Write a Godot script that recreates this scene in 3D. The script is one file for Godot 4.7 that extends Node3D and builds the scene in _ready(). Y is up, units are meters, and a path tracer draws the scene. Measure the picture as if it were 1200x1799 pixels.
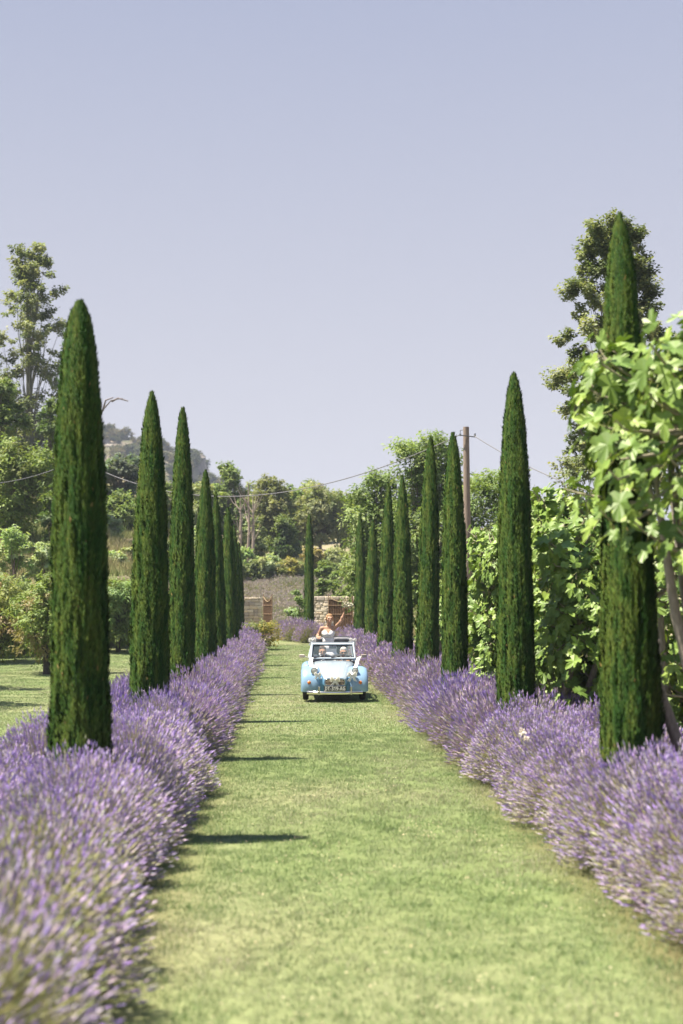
extends Node3D

# ------------------------------------------------------------------ mesh building
class MB:
	var v := PackedVector3Array()
	var n := PackedVector3Array()
	var c := PackedColorArray()
	func tri(a: Vector3, b: Vector3, d: Vector3, col: Color) -> void:
		var m := (d - a).cross(b - a).normalized()
		v.append(a); v.append(b); v.append(d)
		n.append(m); n.append(m); n.append(m)
		c.append(col); c.append(col); c.append(col)
	func quad(a: Vector3, b: Vector3, d: Vector3, e: Vector3, col: Color) -> void:
		tri(a, b, d, col); tri(a, d, e, col)
	func vert(p: Vector3, m: Vector3, col: Color) -> void:
		v.append(p); n.append(m); c.append(col)
	# a smooth sheet through rows of points; wrap closes each row
	func sheet(rows: Array, col: Color, wrap := false) -> void:
		var nr := rows.size()
		var nc: int = rows[0].size()
		var nn := []
		for i in nr:
			var rn := PackedVector3Array()
			for j in nc:
				var i0 := maxi(i - 1, 0)
				var i1 := mini(i + 1, nr - 1)
				var j0 := (j - 1 + nc) % nc if wrap else maxi(j - 1, 0)
				var j1 := (j + 1) % nc if wrap else mini(j + 1, nc - 1)
				var dv: Vector3 = rows[i1][j] - rows[i0][j]
				var du: Vector3 = rows[i][j1] - rows[i][j0]
				var m := dv.cross(du)
				rn.append(m.normalized() if m.length_squared() > 1e-14 else Vector3.UP)
			nn.append(rn)
		for i in nr - 1:
			for j in (nc if wrap else nc - 1):
				var k := (j + 1) % nc
				vert(rows[i][j], nn[i][j], col); vert(rows[i][k], nn[i][k], col); vert(rows[i + 1][k], nn[i + 1][k], col)
				vert(rows[i][j], nn[i][j], col); vert(rows[i + 1][k], nn[i + 1][k], col); vert(rows[i + 1][j], nn[i + 1][j], col)
	func tube(pts: PackedVector3Array, rads: PackedFloat32Array, sides: int, col: Color, caps := true) -> void:
		var rows := []
		var side := Vector3.ZERO
		for i in pts.size():
			var t := (pts[mini(i + 1, pts.size() - 1)] - pts[maxi(i - 1, 0)]).normalized()
			if i == 0:
				side = t.cross(Vector3(0.31, 0.2, 0.93)).normalized()
				if side.length_squared() < 0.5:
					side = t.cross(Vector3.RIGHT).normalized()
			else:
				side = (side - t * side.dot(t)).normalized()
			var up := t.cross(side)
			var ring := PackedVector3Array()
			for k in sides:
				var a := TAU * k / sides
				ring.append(pts[i] + (side * cos(a) + up * sin(a)) * rads[i])
			rows.append(ring)
		sheet(rows, col, true)
		if caps:
			for e in [0, pts.size() - 1]:
				for k in sides:
					if e == 0:
						tri(pts[e], rows[e][(k + 1) % sides], rows[e][k], col)
					else:
						tri(pts[e], rows[e][k], rows[e][(k + 1) % sides], col)
	# a box with chamfered edges, in the frame t
	func box(t: Transform3D, s: Vector3, col: Color, ch := 0.0) -> void:
		var h := s / 2.0
		ch = minf(ch, minf(h.x, minf(h.y, h.z)) * 0.6)
		for ax in 3:
			for sg in [-1.0, 1.0]:
				var u := (ax + 1) % 3
				var w := (ax + 2) % 3
				var q := []
				for k in [[-1, -1], [1, -1], [1, 1], [-1, 1]]:
					var p := Vector3.ZERO
					p[ax] = sg * h[ax]
					p[u] = k[0] * (h[u] - ch)
					p[w] = k[1] * (h[w] - ch)
					q.append(t * p)
				if sg > 0: quad(q[0], q[3], q[2], q[1], col)
				else: quad(q[0], q[1], q[2], q[3], col)
		if ch <= 0.0: return
		for ax in 3:
			var u := (ax + 1) % 3
			var w := (ax + 2) % 3
			for k in [[-1, -1], [1, -1], [1, 1], [-1, 1]]:
				var q := []
				for e in [-1.0, 1.0]:
					for f in 2:
						var p := Vector3.ZERO
						p[ax] = e * (h[ax] - ch)
						p[u] = k[0] * (h[u] - (ch if f == 0 else 0.0))
						p[w] = k[1] * (h[w] - (0.0 if f == 0 else ch))
						q.append(t * p)
				quad(q[0], q[1], q[3], q[2], col)
		for sx in [-1.0, 1.0]:
			for sy in [-1.0, 1.0]:
				for sz in [-1.0, 1.0]:
					tri(t * Vector3(sx * h.x, sy * (h.y - ch), sz * (h.z - ch)), t * Vector3(sx * (h.x - ch), sy * h.y, sz * (h.z - ch)), t * Vector3(sx * (h.x - ch), sy * (h.y - ch), sz * h.z), col)
	func ball(at: Vector3, r: Vector3, col: Color, seg := 10) -> void:
		var rows := []
		for i in seg + 1:
			var a := PI * i / seg - PI / 2
			var ring := PackedVector3Array()
			for k in seg * 2:
				var b := PI * k / seg
				ring.append(at + Vector3(cos(a) * cos(b), sin(a), cos(a) * sin(b)) * r)
			rows.append(ring)
		sheet(rows, col, true)
	# a folded diamond leaf: base at p, pointing along d, facing m
	func leaf(p: Vector3, d: Vector3, m: Vector3, l: float, w: float, col: Color) -> void:
		var s := d.cross(m).normalized() * w * 0.5
		var mid := p + d * l * 0.45 + m * w * 0.16
		var tip := p + d * l
		tri(p, tip, mid + s, col); tri(p, mid - s, tip, col)
	# a triangle whose shading leans toward the round of the clump it belongs to
	func trisoft(a: Vector3, b: Vector3, d: Vector3, col: Color, round_n: Vector3, soft: float) -> void:
		var m := (d - a).cross(b - a).normalized()
		if m.dot(round_n) < 0.0:
			m = -m
			var t := b; b = d; d = t
		m = (m * (1.0 - soft) + round_n * soft).normalized()
		v.append(a); v.append(b); v.append(d)
		n.append(m); n.append(m); n.append(m)
		c.append(col); c.append(col); c.append(col)
	func leafsoft(p: Vector3, d: Vector3, m: Vector3, l: float, w: float, col: Color, round_n: Vector3, soft: float) -> void:
		var s := d.cross(m).normalized() * w * 0.5
		var mid := p + d * l * 0.45 + m * w * 0.16
		var tip := p + d * l
		trisoft(p, tip, mid + s, col, round_n, soft); trisoft(p, mid - s, tip, col, round_n, soft)
	func mesh() -> ArrayMesh:
		var a := []
		a.resize(Mesh.ARRAY_MAX)
		a[Mesh.ARRAY_VERTEX] = v
		a[Mesh.ARRAY_NORMAL] = n
		a[Mesh.ARRAY_COLOR] = c
		var m := ArrayMesh.new()
		m.add_surface_from_arrays(Mesh.PRIMITIVE_TRIANGLES, a)
		return m

# ------------------------------------------------------------------ naming and grouping
var used := {}

func numbered(called: String) -> String:
	var k: int = used.get(called, 0)
	used[called] = k + 1
	return called if k == 0 else "%s_%03d" % [called, k]

func tag(o: Node3D, label: String, category: String, group := "", kind := "") -> void:
	if label: o.set_meta("label", label)
	if category: o.set_meta("category", category)
	if group: o.set_meta("group", group)
	if kind: o.set_meta("kind", kind)

func thing(called: String, label: String, category: String, pos := Vector3.ZERO, turn := 0.0, group := "") -> Node3D:
	var o := Node3D.new()
	o.name = numbered(called)
	add_child(o)
	o.position = pos
	o.rotation.y = turn
	tag(o, label, category, group)
	return o

func part(called: String, m: Mesh, mat: Material, parent: Node3D, kind := "") -> MeshInstance3D:
	var o := MeshInstance3D.new()
	o.name = called
	o.mesh = m
	o.material_override = mat
	parent.add_child(o, true)
	if kind: o.set_meta("kind", kind)
	return o

func solo(called: String, m: Mesh, mat: Material, label: String, category: String, pos := Vector3.ZERO, group := "", kind := "") -> MeshInstance3D:
	var o := part(numbered(called), m, mat, self)
	o.position = pos
	tag(o, label, category, group, kind)
	return o

func copy_of(o: Node3D, called: String, label: String, pos: Vector3, turn := 0.0, size := Vector3.ONE, group := "") -> Node3D:
	var r: Node3D = o.duplicate()
	r.name = numbered(called)
	add_child(r)
	r.position = pos
	r.rotation.y = turn
	r.scale = size
	r.set_meta("label", label)
	if group: r.set_meta("group", group)
	return r

func scatter(called: String, m: Mesh, mat: Material, frames: Array, tints: Array, parent: Node3D, kind := "stuff") -> MultiMeshInstance3D:
	var mm := MultiMesh.new()
	mm.transform_format = MultiMesh.TRANSFORM_3D
	mm.use_colors = true
	mm.mesh = m
	mm.instance_count = frames.size()
	for i in frames.size():
		mm.set_instance_transform(i, frames[i])
		mm.set_instance_color(i, tints[i] if tints.size() else Color.WHITE)
	var o := MultiMeshInstance3D.new()
	o.name = called
	o.multimesh = mm
	o.material_override = mat
	parent.add_child(o, true)
	if kind: o.set_meta("kind", kind)
	return o

# ------------------------------------------------------------------ materials
func lin(r: float, g: float, b: float) -> Color:
	return Color(r, g, b).linear_to_srgb()

func plain(called: String, col: Color, rough := 0.7, metal := 0.0) -> StandardMaterial3D:
	var m := StandardMaterial3D.new()
	m.resource_name = called
	m.albedo_color = col.linear_to_srgb()
	m.roughness = rough
	m.metallic = metal
	return m

func tinted(called: String, rough := 0.7, back := 0.0, spec := 0.5, tint := 0.7) -> StandardMaterial3D:
	var m := plain(called, Color.WHITE, rough)
	m.vertex_color_use_as_albedo = true
	m.metallic_specular = spec
	if back > 0.0:
		m.backlight_enabled = true
		m.backlight = Color(back, back, back * tint)
	return m

func grain(m: StandardMaterial3D, freq: float, lo: Color, hi: Color, scale: Vector3, sd: int, bump := 0.0, px := 512) -> StandardMaterial3D:
	var nz := FastNoiseLite.new()
	nz.seed = sd
	nz.frequency = freq
	nz.fractal_octaves = 5
	var t := NoiseTexture2D.new()
	t.width = px; t.height = px
	t.seamless = true
	t.noise = nz
	var g := Gradient.new()
	g.set_color(0, lo.linear_to_srgb()); g.set_color(1, hi.linear_to_srgb())
	t.color_ramp = g
	m.albedo_texture = t
	m.uv1_triplanar = true
	m.uv1_world_triplanar = true
	m.uv1_scale = scale
	if bump > 0.0:
		m.heightmap_enabled = true
		m.heightmap_scale = bump
		m.heightmap_texture = t
	return m

# ------------------------------------------------------------------ camera geometry (photograph pixels, 1200 x 1799)
const FOCAL := 2500.0
const PITCH := 0.06371
const YAW := -0.03992
const EYE := Vector3(0, 2.2, 0)
var look := Basis.from_euler(Vector3(PITCH, YAW, 0))

# the point of the place seen at px, py in the photograph, d metres along the alley
func at(px: float, py: float, d: float) -> Vector3:
	var r := look * Vector3((px - 600.0) / FOCAL, -(py - 899.5) / FOCAL, -1.0)
	return EYE + r * (d / -r.z)

var hills := FastNoiseLite.new()

func gy(x: float, z: float) -> float:
	var d := -z
	var y := 0.6 * smoothstep(38.0, 78.0, d)
	y += 0.088 * clampf(d - 75.0, 0.0, 35.0) + 0.15 * clampf(d - 110.0, 0.0, 20.0) + 0.08 * clampf(d - 130.0, 0.0, 80.0)
	var l := maxf(0.0, -x - 3.5) * 0.6 * smoothstep(52.0, 76.0, d)
	y += 18.0 * (1.0 - exp(-l / 18.0))
	if d > 62.0:
		y += hills.get_noise_2d(x * 3.0, z * 3.0) * 0.7 * smoothstep(62.0, 90.0, d)
	return y

func on_ground(px: float, d: float) -> Vector3:
	var p := at(px, 1059.0, d)
	p.y = gy(p.x, p.z)
	return p

func rnd_dir(r: RandomNumberGenerator) -> Vector3:
	var y := r.randf_range(-1, 1)
	var a := r.randf() * TAU
	var s := sqrt(1.0 - y * y)
	return Vector3(s * cos(a), y, s * sin(a))

func new_rng(sd: int) -> RandomNumberGenerator:
	var r := RandomNumberGenerator.new()
	r.seed = sd
	return r

func vary(c: Color, r: RandomNumberGenerator, a: float) -> Color:
	var k := 1.0 + r.randf_range(-a, a)
	return Color(c.r * k * (1.0 + r.randf_range(-a, a) * 0.4), c.g * k, c.b * k * (1.0 + r.randf_range(-a, a) * 0.4))

# ------------------------------------------------------------------ plants
var M := {}
const ORD := ["nearest", "second", "third", "fourth", "fifth", "sixth", "seventh", "eighth", "ninth"]

# profile: pairs of height share and radius in metres
func cypress_meshes(h: float, prof: Array, tufts: int, size: float, sd: int, lean := Vector3.ZERO) -> Array:
	var r := new_rng(sd)
	var nz := FastNoiseLite.new()
	nz.seed = sd; nz.frequency = 1.0; nz.fractal_octaves = 3
	var hue := FastNoiseLite.new()
	hue.seed = sd + 7; hue.frequency = 1.0; hue.fractal_octaves = 2
	var rad := func(t: float) -> float:
		for i in range(1, prof.size()):
			if t <= prof[i][0]:
				var k: float = (t - prof[i - 1][0]) / (prof[i][0] - prof[i - 1][0])
				return lerpf(prof[i - 1][1], prof[i][1], k)
		return prof[-1][1]
	var bump := func(a: float, y: float) -> float:
		return nz.get_noise_3d(cos(a) * 1.5, y * 0.7, sin(a) * 1.5) * 0.45 + nz.get_noise_3d(cos(a) * 5.5 + 9.0, y * 1.7, sin(a) * 5.5) * 0.55
	var core := MB.new()
	var rows := []
	var nrow := 64
	for i in nrow + 1:
		var t := float(i) / nrow
		var ring := PackedVector3Array()
		for k in 32:
			var a := TAU * k / 32
			var rr: float = maxf(0.0, rad.call(t) * (0.89 + 0.29 * bump.call(a, t * h)) - size * 0.10) * (0.0 if i == nrow else 1.0)
			ring.append(Vector3(cos(a) * rr, 0.22 + t * (h - 0.24), sin(a) * rr) + lean * t)
		rows.append(ring)
	core.sheet(rows, Color(0.022, 0.040, 0.007), true)  # core colour darkened to paint shade into the gaps between tufts
	var area := 0.0
	var share := []
	for i in 60:
		area += rad.call((i + 0.5) / 60.0) + 0.015
		share.append(area)
	for i in tufts:
		var u := r.randf() * area
		var k := share.bsearch(u)
		var t := (k + r.randf()) / 60.0
		var a := r.randf() * TAU
		var b: float = bump.call(a, t * h)
		var rr: float = rad.call(t) * (0.93 + 0.30 * b) * r.randf_range(0.94, 1.035) - size * 0.04
		var out := Vector3(cos(a), 0, sin(a))
		var p := out * maxf(rr, 0.0) + Vector3(0, 0.2 + t * (h - 0.2) - size * 0.4, 0) + lean * t
		var d := (Vector3.UP * r.randf_range(0.9, 1.4) + out * r.randf_range(0.05, 0.45) + rnd_dir(r) * 0.3).normalized()
		var s := (out.cross(Vector3.UP) + rnd_dir(r) * 0.6).normalized()
		var q: float = hue.get_noise_3d(cos(a) * 2.0, t * h * 1.6, sin(a) * 2.0)
		var col := Color(0.023, 0.057, 0.013).lerp(Color(0.074, 0.106, 0.022), clampf(0.35 + q * 0.9 + r.randf_range(-0.2, 0.25), 0.0, 1.0))
		if r.randf() < 0.003:
			col = Color(0.15, 0.11, 0.045)
		col = vary(col, r, 0.32)
		var l := size * r.randf_range(0.7, 1.4)
		var rn := (out + Vector3.UP * 0.75 + rnd_dir(r) * 0.3).normalized()
		var w := l * r.randf_range(0.09, 0.17)
		var m := s.cross(d)
		core.trisoft(p - s * w, p + d * l * 0.6 + m * w, p + s * w, col, rn, 0.55)
		core.trisoft(p - s * w * 1.5 + d * l * 0.35, p + d * l + m * w * 0.6, p + s * w * 1.2 + d * l * 0.3, col, rn, 0.55)
	var tr := MB.new()
	tr.tube(PackedVector3Array([Vector3(0, -0.1, 0), Vector3(0.01, 0.3, 0), Vector3(0, h * 0.3, 0)]), PackedFloat32Array([0.085, 0.065, 0.04]), 8, Color(0.16, 0.11, 0.08))
	return [tr.mesh(), core.mesh()]

func lavender_mesh(rx: float, h: float, stems: int, fat: float, sd: int, tones: Array, fine := true) -> ArrayMesh:
	var r := new_rng(sd)
	var mb := MB.new()
	var green := Color(0.26, 0.30, 0.14)
	# the low mound of grey-green leaves
	var mound := []
	for i in 6:
		var a := PI / 2 * i / 5.0
		var ring := PackedVector3Array()
		for k in 12:
			var b := TAU * k / 12
			ring.append(Vector3(cos(b) * cos(a) * rx * 0.50, sin(a) * h * 0.40, sin(b) * cos(a) * rx * 0.50))
		mound.append(ring)
	mb.sheet(mound, Color(0.13, 0.15, 0.07), true)
	for i in (stems / 2 if fine else stems / 4):
		var a := r.randf() * TAU
		var th := r.randf_range(0.05, 1.5)
		var o := Vector3(cos(a) * sin(th), cos(th), sin(a) * sin(th))
		var p := Vector3(o.x * rx * 0.46, o.y * h * 0.38 + 0.02, o.z * rx * 0.46)
		var d := (o + Vector3.UP * 0.6 + rnd_dir(r) * 0.5).normalized()
		mb.leaf(p, d, rnd_dir(r), r.randf_range(0.07, 0.16) * (1.0 if fine else 1.6), 0.013 * fat, vary(green, r, 0.35))
	for i in stems:
		var a := r.randf() * TAU
		var th := pow(r.randf(), 0.58) * 1.52
		var o := Vector3(cos(a) * sin(th), cos(th), sin(a) * sin(th))
		var reach := r.randf_range(0.74, 1.05) * (1.0 + 0.10 * sin(a * 3.0 + sd) * sin(th) + 0.06 * sin(a * 5.0 + sd * 2.0))
		if r.randf() < 0.05: reach *= r.randf_range(1.02, 1.12)
		var tip := Vector3(o.x * rx, o.y * h, o.z * rx) * reach + Vector3(0, 0.02 * sin(th), 0)
		var foot := Vector3(o.x * rx * 0.34, o.y * h * 0.33 + 0.04, o.z * rx * 0.34)
		var mid := foot.lerp(tip, 0.55) + Vector3(0, 0.03, 0)
		var d := ((tip - mid).normalized() + Vector3.UP * 0.30 + rnd_dir(r) * 0.14).normalized()
		var s := d.cross(rnd_dir(r)).normalized()
		var w := 0.0022 * fat
		var sc := vary(Color(0.36, 0.36, 0.17), r, 0.25)
		if fine:
			mb.tri(foot - s * w, mid, foot + s * w, sc)
			mb.quad(mid - s * w, tip - s * w * 0.7, tip + s * w * 0.7, mid + s * w, sc)
		else:
			mb.tri(foot - s * w, tip, foot + s * w, sc)
		var tone: Color = tones[r.randi() % tones.size()]
		if r.randf() < 0.09 + 0.55 * smoothstep(0.75, 1.35, th) * 0.65: tone = Color(0.37, 0.38, 0.21).lerp(tone, r.randf() * 0.5)
		tone = vary(tone, r, 0.22)
		var l := r.randf_range(0.042, 0.082) * (1.0 if fine else 1.25)
		var rw := r.randf_range(0.0055, 0.0095) * fat
		var m := s.cross(d).normalized()
		if fine:
			# calyx whorls: little three-sided rings, thick in the middle, with a gap below
			var e1 := s; var e2 := s * -0.5 + m * 0.866; var e3 := s * -0.5 - m * 0.866
			var p0 := tip
			var p1 := tip + d * l * 0.45
			var p2 := tip + d * l
			mb.tri(p0, p1 + e1 * rw, p1 + e2 * rw, tone); mb.tri(p0, p1 + e2 * rw, p1 + e3 * rw, tone); mb.tri(p0, p1 + e3 * rw, p1 + e1 * rw, tone)
			mb.tri(p2, p1 + e2 * rw, p1 + e1 * rw, tone); mb.tri(p2, p1 + e3 * rw, p1 + e2 * rw, tone); mb.tri(p2, p1 + e1 * rw, p1 + e3 * rw, tone)
			var q := tip - d * l * 0.35
			mb.tri(q - s * rw * 0.7, q + d * l * 0.22, q + s * rw * 0.7, tone)
			if r.randf() < 0.6:
				var f := Color(tone.r * 1.25, tone.g * 1.15, minf(tone.b * 1.25, 0.8))
				mb.tri(p1 + e2 * rw, p1 + d * 0.012 + e2 * rw * 2.0 + s * rw, p1 + e1 * rw * 1.4, f)
		else:
			mb.tri(tip - s * rw, tip + d * l, tip + s * rw, tone)
			mb.tri(tip - m * rw, tip + d * l, tip + m * rw, tone)
	return mb.mesh()

func grass_mesh(size: float, blades: int, h0: float, h1: float, w: float, cols: Array, sd: int) -> ArrayMesh:
	var r := new_rng(sd)
	var mb := MB.new()
	for i in blades:
		var p := Vector3(r.randf_range(-0.5, 0.5) * size, -0.004, r.randf_range(-0.5, 0.5) * size)
		var a := r.randf() * TAU
		var s := Vector3(cos(a), 0, sin(a)) * w * r.randf_range(0.7, 1.3)
		var tip := p + Vector3(r.randf_range(-0.6, 0.6), 1.0, r.randf_range(-0.6, 0.6)) * r.randf_range(h0, h1)
		mb.tri(p - s, tip, p + s, vary(cols[r.randi() % cols.size()], r, 0.2))
	return mb.mesh()

# a tree: the trunk with its limbs, and the crown of leaves gathered in clumps at the limbs' ends
# shape: 0 round, 1 upright column of ascending limbs, 2 low and wide
func tree_meshes(sd: int, h: float, rad: float, low: float, shape: int, clumps: int, clump_r: float, leaves: int, ll: float, lw: float, cols: Array, bark: Color, trunk_r: float, droop := 0.3) -> Array:
	var r := new_rng(sd)
	var tb := MB.new()
	var cb := MB.new()
	var top := h * (0.93 if shape == 1 else 0.62)
	var lean := Vector3(r.randf_range(-0.04, 0.04), 0, r.randf_range(-0.04, 0.04)) * h
	tb.tube(PackedVector3Array([Vector3(0, -0.3, 0), Vector3(0, low * 0.5, 0) + lean * 0.1, Vector3(0, lerpf(low, top, 0.5), 0) + lean * 0.5, Vector3(0, top, 0) + lean]), PackedFloat32Array([trunk_r * 1.2, trunk_r, trunk_r * 0.6, trunk_r * 0.15]), 8, bark)
	var cs := []
	var total := 0.0
	for i in clumps:
		var p: Vector3
		if shape == 1:
			var t := (i + r.randf()) / clumps
			var y := lerpf(low + clump_r * 0.4, h - clump_r * 0.7, t)
			var rr := rad * sqrt(clampf(sin(PI * (0.14 + 0.82 * pow(t, 0.9))), 0.0, 1.0)) * sqrt(r.randf()) * 1.0
			var a := r.randf() * TAU
			p = Vector3(cos(a) * rr, y, sin(a) * rr)
		else:
			var u := rnd_dir(r)
			var k := r.randf_range(0.45, 1.0) if r.randf() < 0.85 else r.randf_range(0.0, 0.5)
			p = Vector3(u.x * (rad - clump_r * 0.6), (u.y * 0.5 + 0.5) * (h - low - clump_r * 1.2) + low + clump_r * 0.5, u.z * (rad - clump_r * 0.6))
			var mid := (h + low) / 2
			p = Vector3(p.x * k, mid + (p.y - mid) * (0.4 + 0.6 * k), p.z * k)
		var cr := clump_r * r.randf_range(0.65, 1.25)
		cs.append([p, cr])
		total += cr * cr
		var y0 := lerpf(low * 0.7, p.y, 0.25 if shape != 1 else 0.72)
		if shape == 1: y0 = maxf(low * 0.6, p.y - rad * 2.4)
		var foot := Vector3(0, minf(y0, top * 0.97), 0) + lean * clampf(y0 / top, 0.0, 1.0)
		var bend := foot.lerp(p, 0.5) + (Vector3.UP * -0.06 + rnd_dir(r) * 0.05) * foot.distance_to(p)
		var br := trunk_r * r.randf_range(0.16, 0.34) * (0.55 if shape == 1 else 1.0)
		if shape != 1 or i % 3 == 0:
			tb.tube(PackedVector3Array([foot, bend, p]), PackedFloat32Array([br, br * 0.7, br * 0.2]), 5, bark, false)
	var heart := Vector3(0, lerpf(low, h, 0.4), 0)
	for c in cs:
		var cnt := int(leaves * c[1] * c[1] / total)
		var base: Color = cols[r.randi() % cols.size()]
		var away: Vector3 = (c[0] - heart).normalized()
		var twigs := maxi(5, int(7.0 + cnt / 28.0))
		for k in twigs:
			var td := (rnd_dir(r) + away * 0.55 + Vector3.UP * (0.30 if shape != 1 else 1.15)).normalized()
			var tl: float = c[1] * r.randf_range(0.7, 1.45)
			var tone := vary(base, r, 0.16)
			for i in maxi(3, cnt / twigs):
				var f := 1.0 - 0.75 * pow(r.randf(), 1.4)
				var p: Vector3 = c[0] + td * tl * f - Vector3.UP * droop * 0.22 * tl * f * f + rnd_dir(r) * c[1] * 0.17
				var u := (td + rnd_dir(r) * 0.4).normalized()
				var m := (u * 0.5 + Vector3.UP * 0.7 + rnd_dir(r) * 0.75).normalized()
				var d := (rnd_dir(r) + td * 0.8 - Vector3.UP * droop)
				d = (d - m * d.dot(m)).normalized()
				cb.leafsoft(p, d, m, ll * r.randf_range(0.6, 1.3), lw * r.randf_range(0.7, 1.25), vary(tone, r, 0.18), (u + Vector3(-0.15, 0.45, 0.1)).normalized(), 0.4)
	return [tb.mesh(), cb.mesh()]

func tree(called: String, label: String, category: String, pos: Vector3, ms: Array, leafm: Material, group := "", size := Vector3.ONE, turn := 0.0) -> Node3D:
	var o := thing(called, label, category, pos, turn, group)
	o.scale = size
	part("trunk", ms[0], M.bark, o)
	part("crown", ms[1], leafm, o)
	return o

# a large lobed fig leaf one unit long, base at the origin, along +y, facing +z
func fig_leaf(sd: int, col: Color, narrow: float) -> ArrayMesh:
	var r := new_rng(sd)
	var mb := MB.new()
	var half := [Vector2(0, 0.0), Vector2(0.17, -0.07), Vector2(0.30, 0.03), Vector2(0.43, 0.24), Vector2(0.25, 0.30), Vector2(0.29, 0.44), Vector2(0.39, 0.66), Vector2(0.27, 0.66), Vector2(0.15, 0.55), Vector2(0.17, 0.78), Vector2(0.10, 0.93), Vector2(0, 1.0)]
	var curl := r.randf_range(0.10, 0.30)
	var lift := func(x: float, y: float) -> Vector3:
		return Vector3(x, y, absf(x) * 0.22 - curl * y * y + 0.05 * sin(y * 9.0 + x * 7.0))
	var mid: Vector3 = lift.call(0.0, 0.36)
	for s in [-1.0, 1.0]:
		for i in half.size() - 1:
			var a: Vector3 = lift.call(half[i].x * s * narrow, half[i].y)
			var b: Vector3 = lift.call(half[i + 1].x * s * narrow, half[i + 1].y)
			var k := vary(col, r, 0.06)
			if s > 0: mb.tri(mid, b, a, k)
			else: mb.tri(mid, a, b, k)
	mb.tube(PackedVector3Array([Vector3(0, 0.02, 0), Vector3(0, -0.18, -0.04), Vector3(0, -0.36, -0.02)]), PackedFloat32Array([0.014, 0.012, 0.014]), 3, Color(0.34, 0.36, 0.12), false)
	return mb.mesh()

# a fig: grey limbs from the foot, shoots at their ends, a whorl of leaves round each shoot; the leaves that show largest are pieces of their own
func fig_tree(label: String, pos: Vector3, h: float, rad: Vector3, shoots: int, leaf_len: float, sd: int, single: int, low := 0.25, extra: Array = [], min_x := 3.55) -> Node3D:
	var r := new_rng(sd)
	var o := thing("fig_tree", label, "fig tree", pos, 0.0, "fig trees behind the right row")
	var tb := MB.new()
	var bark := Color(0.33, 0.29, 0.26)
	var tips := []
	var mounds := []
	for i in 11:
		var u := rnd_dir(r)
		mounds.append(Vector3(u.x * rad.x * 0.85, lerpf(low + 0.3, h - 0.5, (i + r.randf()) / 11.0), u.z * rad.z * 0.85))
	for i in shoots:
		var u := rnd_dir(r)
		var k := pow(r.randf(), 0.22)
		var p := Vector3(u.x * rad.x, 0, u.z * rad.z) * k
		p.y = lerpf(low, h, clampf((u.y * k) * 0.5 + 0.5, 0.0, 1.0))
		var spread := 1.28 - 0.62 * clampf((p.y - low) / (h - low), 0.0, 1.0)
		p.x *= spread
		p.z *= spread
		if i % 4 != 0:
			var c: Vector3 = mounds[i % 11]
			var q := rnd_dir(r)
			q.y = absf(q.y) * 1.2 - 0.35
			p = Vector3(c.x * spread, c.y, c.z * spread) + q * r.randf_range(0.35, 0.62)
			u = (q + Vector3(c.x, 0.0, c.z) * 0.4).normalized()
		if pos.x + p.x < min_x: p.x = minf(min_x - pos.x + (min_x - pos.x - p.x) * 0.4, rad.x)
		tips.append([p, Vector3(u.x, absf(u.y) * 0.4 + 0.25, u.z).normalized()])
	for e in extra:
		tips.append([e, Vector3(-0.6, 0.5, 0.4).normalized()])
	var limbs := []
	for i in 9:
		var a := TAU * i / 9 + r.randf() * 0.5
		var e := Vector3(maxf(cos(a) * rad.x * 0.55, min_x + 0.25 - pos.x), h * r.randf_range(0.35, 0.75), sin(a) * rad.z * 0.55)
		var m := Vector3(e.x * 0.5, e.y * 0.32 + 0.1, e.z * 0.5) + rnd_dir(r) * 0.15
		tb.tube(PackedVector3Array([Vector3(cos(a) * 0.1, -0.2, sin(a) * 0.1), m * 0.4, m, e.lerp(m, 0.4) + rnd_dir(r) * 0.12, e]), PackedFloat32Array([0.10, 0.075, 0.06, 0.045, 0.03]), 7, bark)
		limbs.append([m, e])
	var spots := []
	for t in tips:
		var best: Vector3 = limbs[0][0]
		for l in limbs:
			for q in [l[0], l[1], l[0].lerp(l[1], 0.5)]:
				if q.distance_to(t[0]) < best.distance_to(t[0]): best = q
		tb.tube(PackedVector3Array([best, best.lerp(t[0], 0.6) - t[1] * 0.08, t[0], t[0] + t[1] * 0.12]), PackedFloat32Array([0.022, 0.016, 0.010, 0.006]), 5, bark.lerp(Color(0.38, 0.36, 0.2), 0.4), false)
		for k in r.randi_range(6, 9):
			var a := k * 2.4 + r.randf() * 0.6
			var side: Vector3 = t[1].cross(Vector3(0.3, 0.1, 0.9)).normalized()
			var oth: Vector3 = t[1].cross(side)
			var out: Vector3 = side * cos(a) + oth * sin(a)
			var p: Vector3 = t[0] - t[1] * 0.04 * k + t[1] * 0.12 + out * leaf_len * r.randf_range(0.35, 0.6)
			var d: Vector3 = (out + t[1] * 0.25 - Vector3.UP * r.randf_range(0.1, 1.3) + rnd_dir(r) * 0.25).normalized()
			var m: Vector3 = Vector3.UP * 0.65 + Vector3(out.x, 0, out.z) * 0.35 + t[1] * 0.7 + Vector3(-0.35, 0, 0.15) + rnd_dir(r) * 0.5
			m = (m - d * m.dot(d)).normalized()
			var l := leaf_len * r.randf_range(0.55, 1.2)
			spots.append([Transform3D(Basis(d.cross(m), d, m) * l, p), r.randi() % 6, (pos + p).distance_to(EYE) / l + r.randf() * 8.0])
	part("branches", tb.mesh(), M.bark, o)
	spots.sort_custom(func(a, b): return a[2] < b[2])
	for i in mini(single, spots.size()):
		var f := part("leaf" if i == 0 else "leaf_%03d" % i, M.fig[spots[i][1]], M.fig_leaf, o)
		f.transform = spots[i][0]
	for k in 6:
		var rest := []
		for i in range(single, spots.size()):
			if spots[i][1] == k: rest.append(spots[i][0])
		if rest.size():
			scatter("foliage", M.fig[k], M.fig_leaf, rest, [], o)
	return o

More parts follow.
